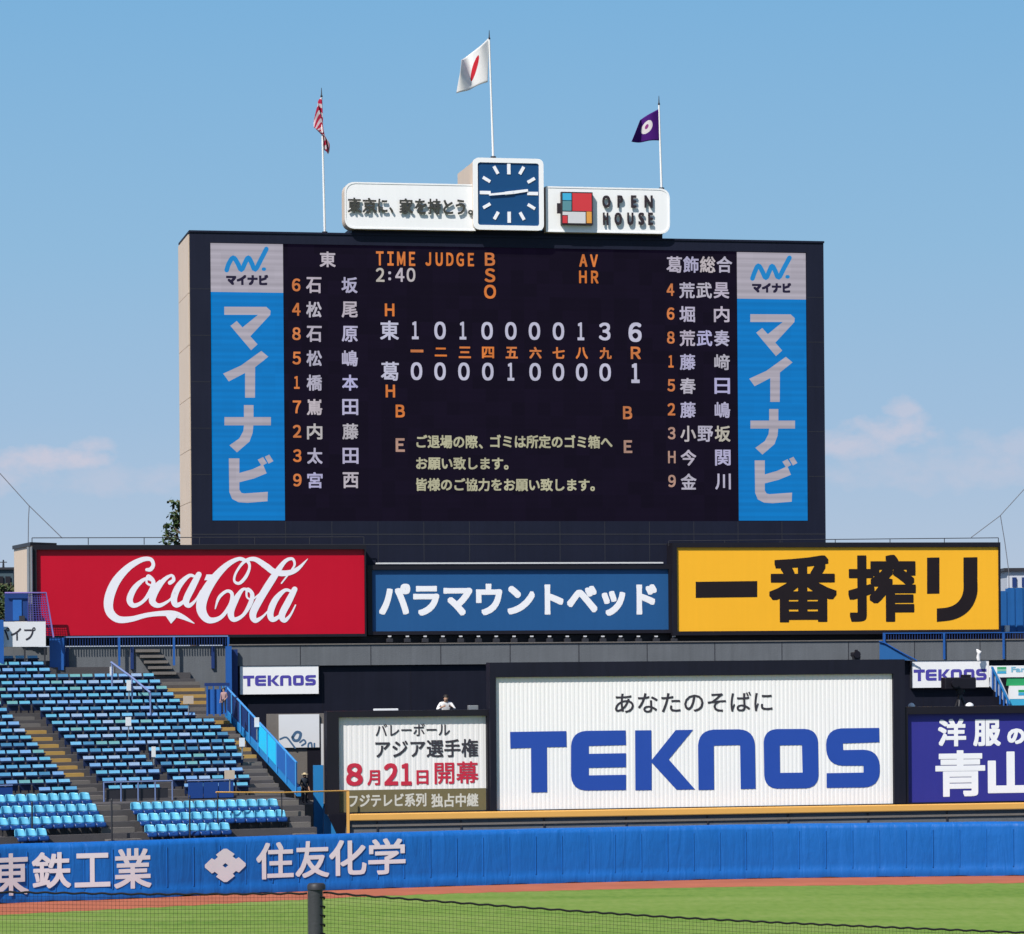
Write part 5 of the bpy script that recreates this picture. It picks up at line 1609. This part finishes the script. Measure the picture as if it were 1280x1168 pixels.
cl_ = dict(pelvis=(0, .08, .62), waist=(0, .05, .76), chest=(0, -.03, .97), neck=(0, -.08, 1.13), head0=(0, -.13, 1.20), head1=(0, -.15, 1.28), head2=(0, -.15, 1.34),
           shl=(-.20, -.05, 1.07), ell=(-.34, -.13, .86), wrl=(-.16, -.36, .96), shr=(.20, -.05, 1.07), elr=(.34, -.13, .86), wrr=(.16, -.36, .96),
           hil=(-.11, .06, .58), knl=(-.20, -.30, .48), anl=(-.19, -.04, .09), tol=(-.21, -.20, .05), hir=(.11, .06, .58), knr=(.20, -.30, .48), anr=(.19, -.04, .09), tor=(.21, -.20, .05))
person('person in a white shirt crouching on the platform above the date sign', Wd(a_, 14.2, DK), R(8), cl_, SHIRTW, TROUS, HAIR, scale=1.15)
a_, b_ = Fa(381, 1004, 12.2)
pd_ = thing('pavement_step', 'grey step in the passage beside the stand', 'step', Wd(a_, 12.2, .1))
mb = MB(); mb.fbox(a_ - .9, a_ + .9, .05, b_ - .02, 13.0, 9.05); mb.build('slab', CONC2, pd_)
person('person in dark clothes and a straw hat standing in the passage', Wd(a_, 12.2, b_ - .02), R(35), dict(wrl=(-.2, -.2, .98), ell=(-.27, .02, 1.14)), SHIRTD, TROUS, BLOND, True, .74 * 1.0)
pq = P(280, 892, 146.6)
person('small person in pink standing at the top landing of the side stairs', (pq.x, pq.y, pq.z), R(-20), dict(wrr=(.2, -.22, 1.0)), SHIRTP, TROUS, HAIR, False, .62)

# pale equipment on the platform edges
for lab, x0, x1, y0, y1, d in (('flat white board lying on the rim above the date sign', 468, 498, 886.3, 889, 15.2), ('small grey case on the rim beside the crouching person', 586, 598, 882, 888.5, 15.2),
                               ('low white dome lamp on the rim of the indigo sign', 1135, 1143.5, 878.8, 883.5, 15.3), ('second white dome lamp under the tripod camera', 1207, 1217, 878.3, 883, 15.3)):
    a0, bt_ = Fa(x0, y0, d); a1 = Fa(x1, y0, d)[0]; bb0 = Fa(x0, y1, d)[1]
    nm = 'board' if 'board' in lab else ('equipment_case' if 'case' in lab else 'dome_lamp')
    o = thing(nm, lab, nm.split('_')[-1], Wd((a0 + a1) / 2, d, bb0))
    mb = MB(); 
    if nm == 'dome_lamp':
        mb.tube([Wd((a0 + a1) / 2, d, bb0 + (bt_ - bb0) * t) for t in (0, .35, .7, .92, 1)], [(a1 - a0) / 2 * k2 for k2 in (1, .97, .72, .35, .05)], 14); mb.build('dome', WHITEB, o)
        mb = MB(); mb.tube([Wd((a0 + a1) / 2, d, bb0 - .5), Wd((a0 + a1) / 2, d, bb0)], .06, 8); mb.build('stem', DSTEEL, o)
    else:
        mb.fbox(a0, a1, bb0, bt_, d, d - .35); mb.build('body', WHITEB if nm == 'board' else STEEL, o, bevel=.02)
        mb = MB(); mb.fbox(a0 + .05, a0 + .12, DK, bb0 - .001, d - .05, d - .3); mb.fbox(a1 - .12, a1 - .05, DK, bb0 - .001, d - .05, d - .3); mb.build('stand', DSTEEL, o)

# ================================================================= NET AND POST IN FRONT
NY = 23.0
p0 = P(394, 1108, NY)
np_ = thing('net_post', 'dark grey round post carrying the black net in front', 'post', Vector((p0.x, p0.y, 0)))
mb = MB(); rr = 9.4 * NY / FPX
mb.tube([Vector((p0.x, p0.y, 0)), Vector((p0.x, p0.y, p0.z - .02))], rr, 20); mb.build('shaft', mat('post_grey', (.045, .047, .052), .45, .25, 6, bump=.1, bscale=60), np_)
mb = MB(); mb.tube([Vector((p0.x + .008, p0.y, p0.z - .022)), Vector((p0.x + .008, p0.y, p0.z + .008)), Vector((p0.x + .008, p0.y, p0.z + .02))], [rr * 1.22, rr * 1.22, rr * 1.0], 20); mb.build('cap', DSTEEL, np_)
mb = MB()
for i in range(7):
    z = p0.z - .07 - i * .062
    mb.tube([Vector((p0.x + rr * .6, p0.y - rr * .7, z)), Vector((p0.x + rr * 1.25, p0.y - rr * .3, z - .008)), Vector((p0.x + rr * 1.15, p0.y + rr * .3, z - .02))], .007, 5)
mb.build('cord_lashing', ROPE, np_)
def netting(label, top, w_step):
    """A sagging black net: rope along the top, meshes hanging below."""
    q = [P(x, y, Y) for x, y, Y in top]
    q = [Vector(v) for v in spline([tuple(v) for v in q], 10)]
    o = thing('net', label, 'net', q[len(q) // 2] - Vector((0, 0, 1.5)))
    mb = MB()
    q2 = []
    for i in range(len(q) - 1):
        m_ = max(1, int((q[i + 1] - q[i]).length / .02))
        q2 += [q[i].lerp(q[i + 1], j / m_) for j in range(m_)]
    q2.append(q[-1])
    tw = [v + Vector((0, 0, .0035 * math.sin(i * 1.1))) for i, v in enumerate(q2)]
    mb.tube(tw, .0075, 5, cap=False)
    mb.build('top_rope', ROPE, o)
    mb = MB()
    L = sum((q[i + 1] - q[i]).length for i in range(len(q) - 1))
    cnt = int(L / w_step)
    def at(s):
        for i in range(len(q) - 1):
            l_ = (q[i + 1] - q[i]).length
            if s <= l_: return q[i].lerp(q[i + 1], s / l_)
            s -= l_
        return q[-1]
    cols = [at(L * i / cnt) for i in range(cnt + 1)]
    hgt = 1.35
    T = .0010
    for c in cols:
        mb.tube([c, c - Vector((0, 0, hgt))], T, 3, cap=False)
    for k2 in range(1, int(hgt / w_step)):
        mb.tube([c - Vector((0, 0, k2 * w_step)) for c in cols[::3] + [cols[-1]]], T, 3, cap=False)
    mb.build('mesh_netting', ROPE, o)
netting('black net sloping down to the corner on the far side of the post', [(404, 1116, NY), (640, 1133.5, NY + .3), (900, 1150, NY + .6), (1280, 1166, NY + 1), (1420, 1170, NY + 1.1)], .026)
netting('black net with a level rope across the emblem side of the post', [(-140, 1116, NY - .6), (0, 1115.5, NY - .4), (200, 1118, NY - .2), (384, 1117, NY)], .026)
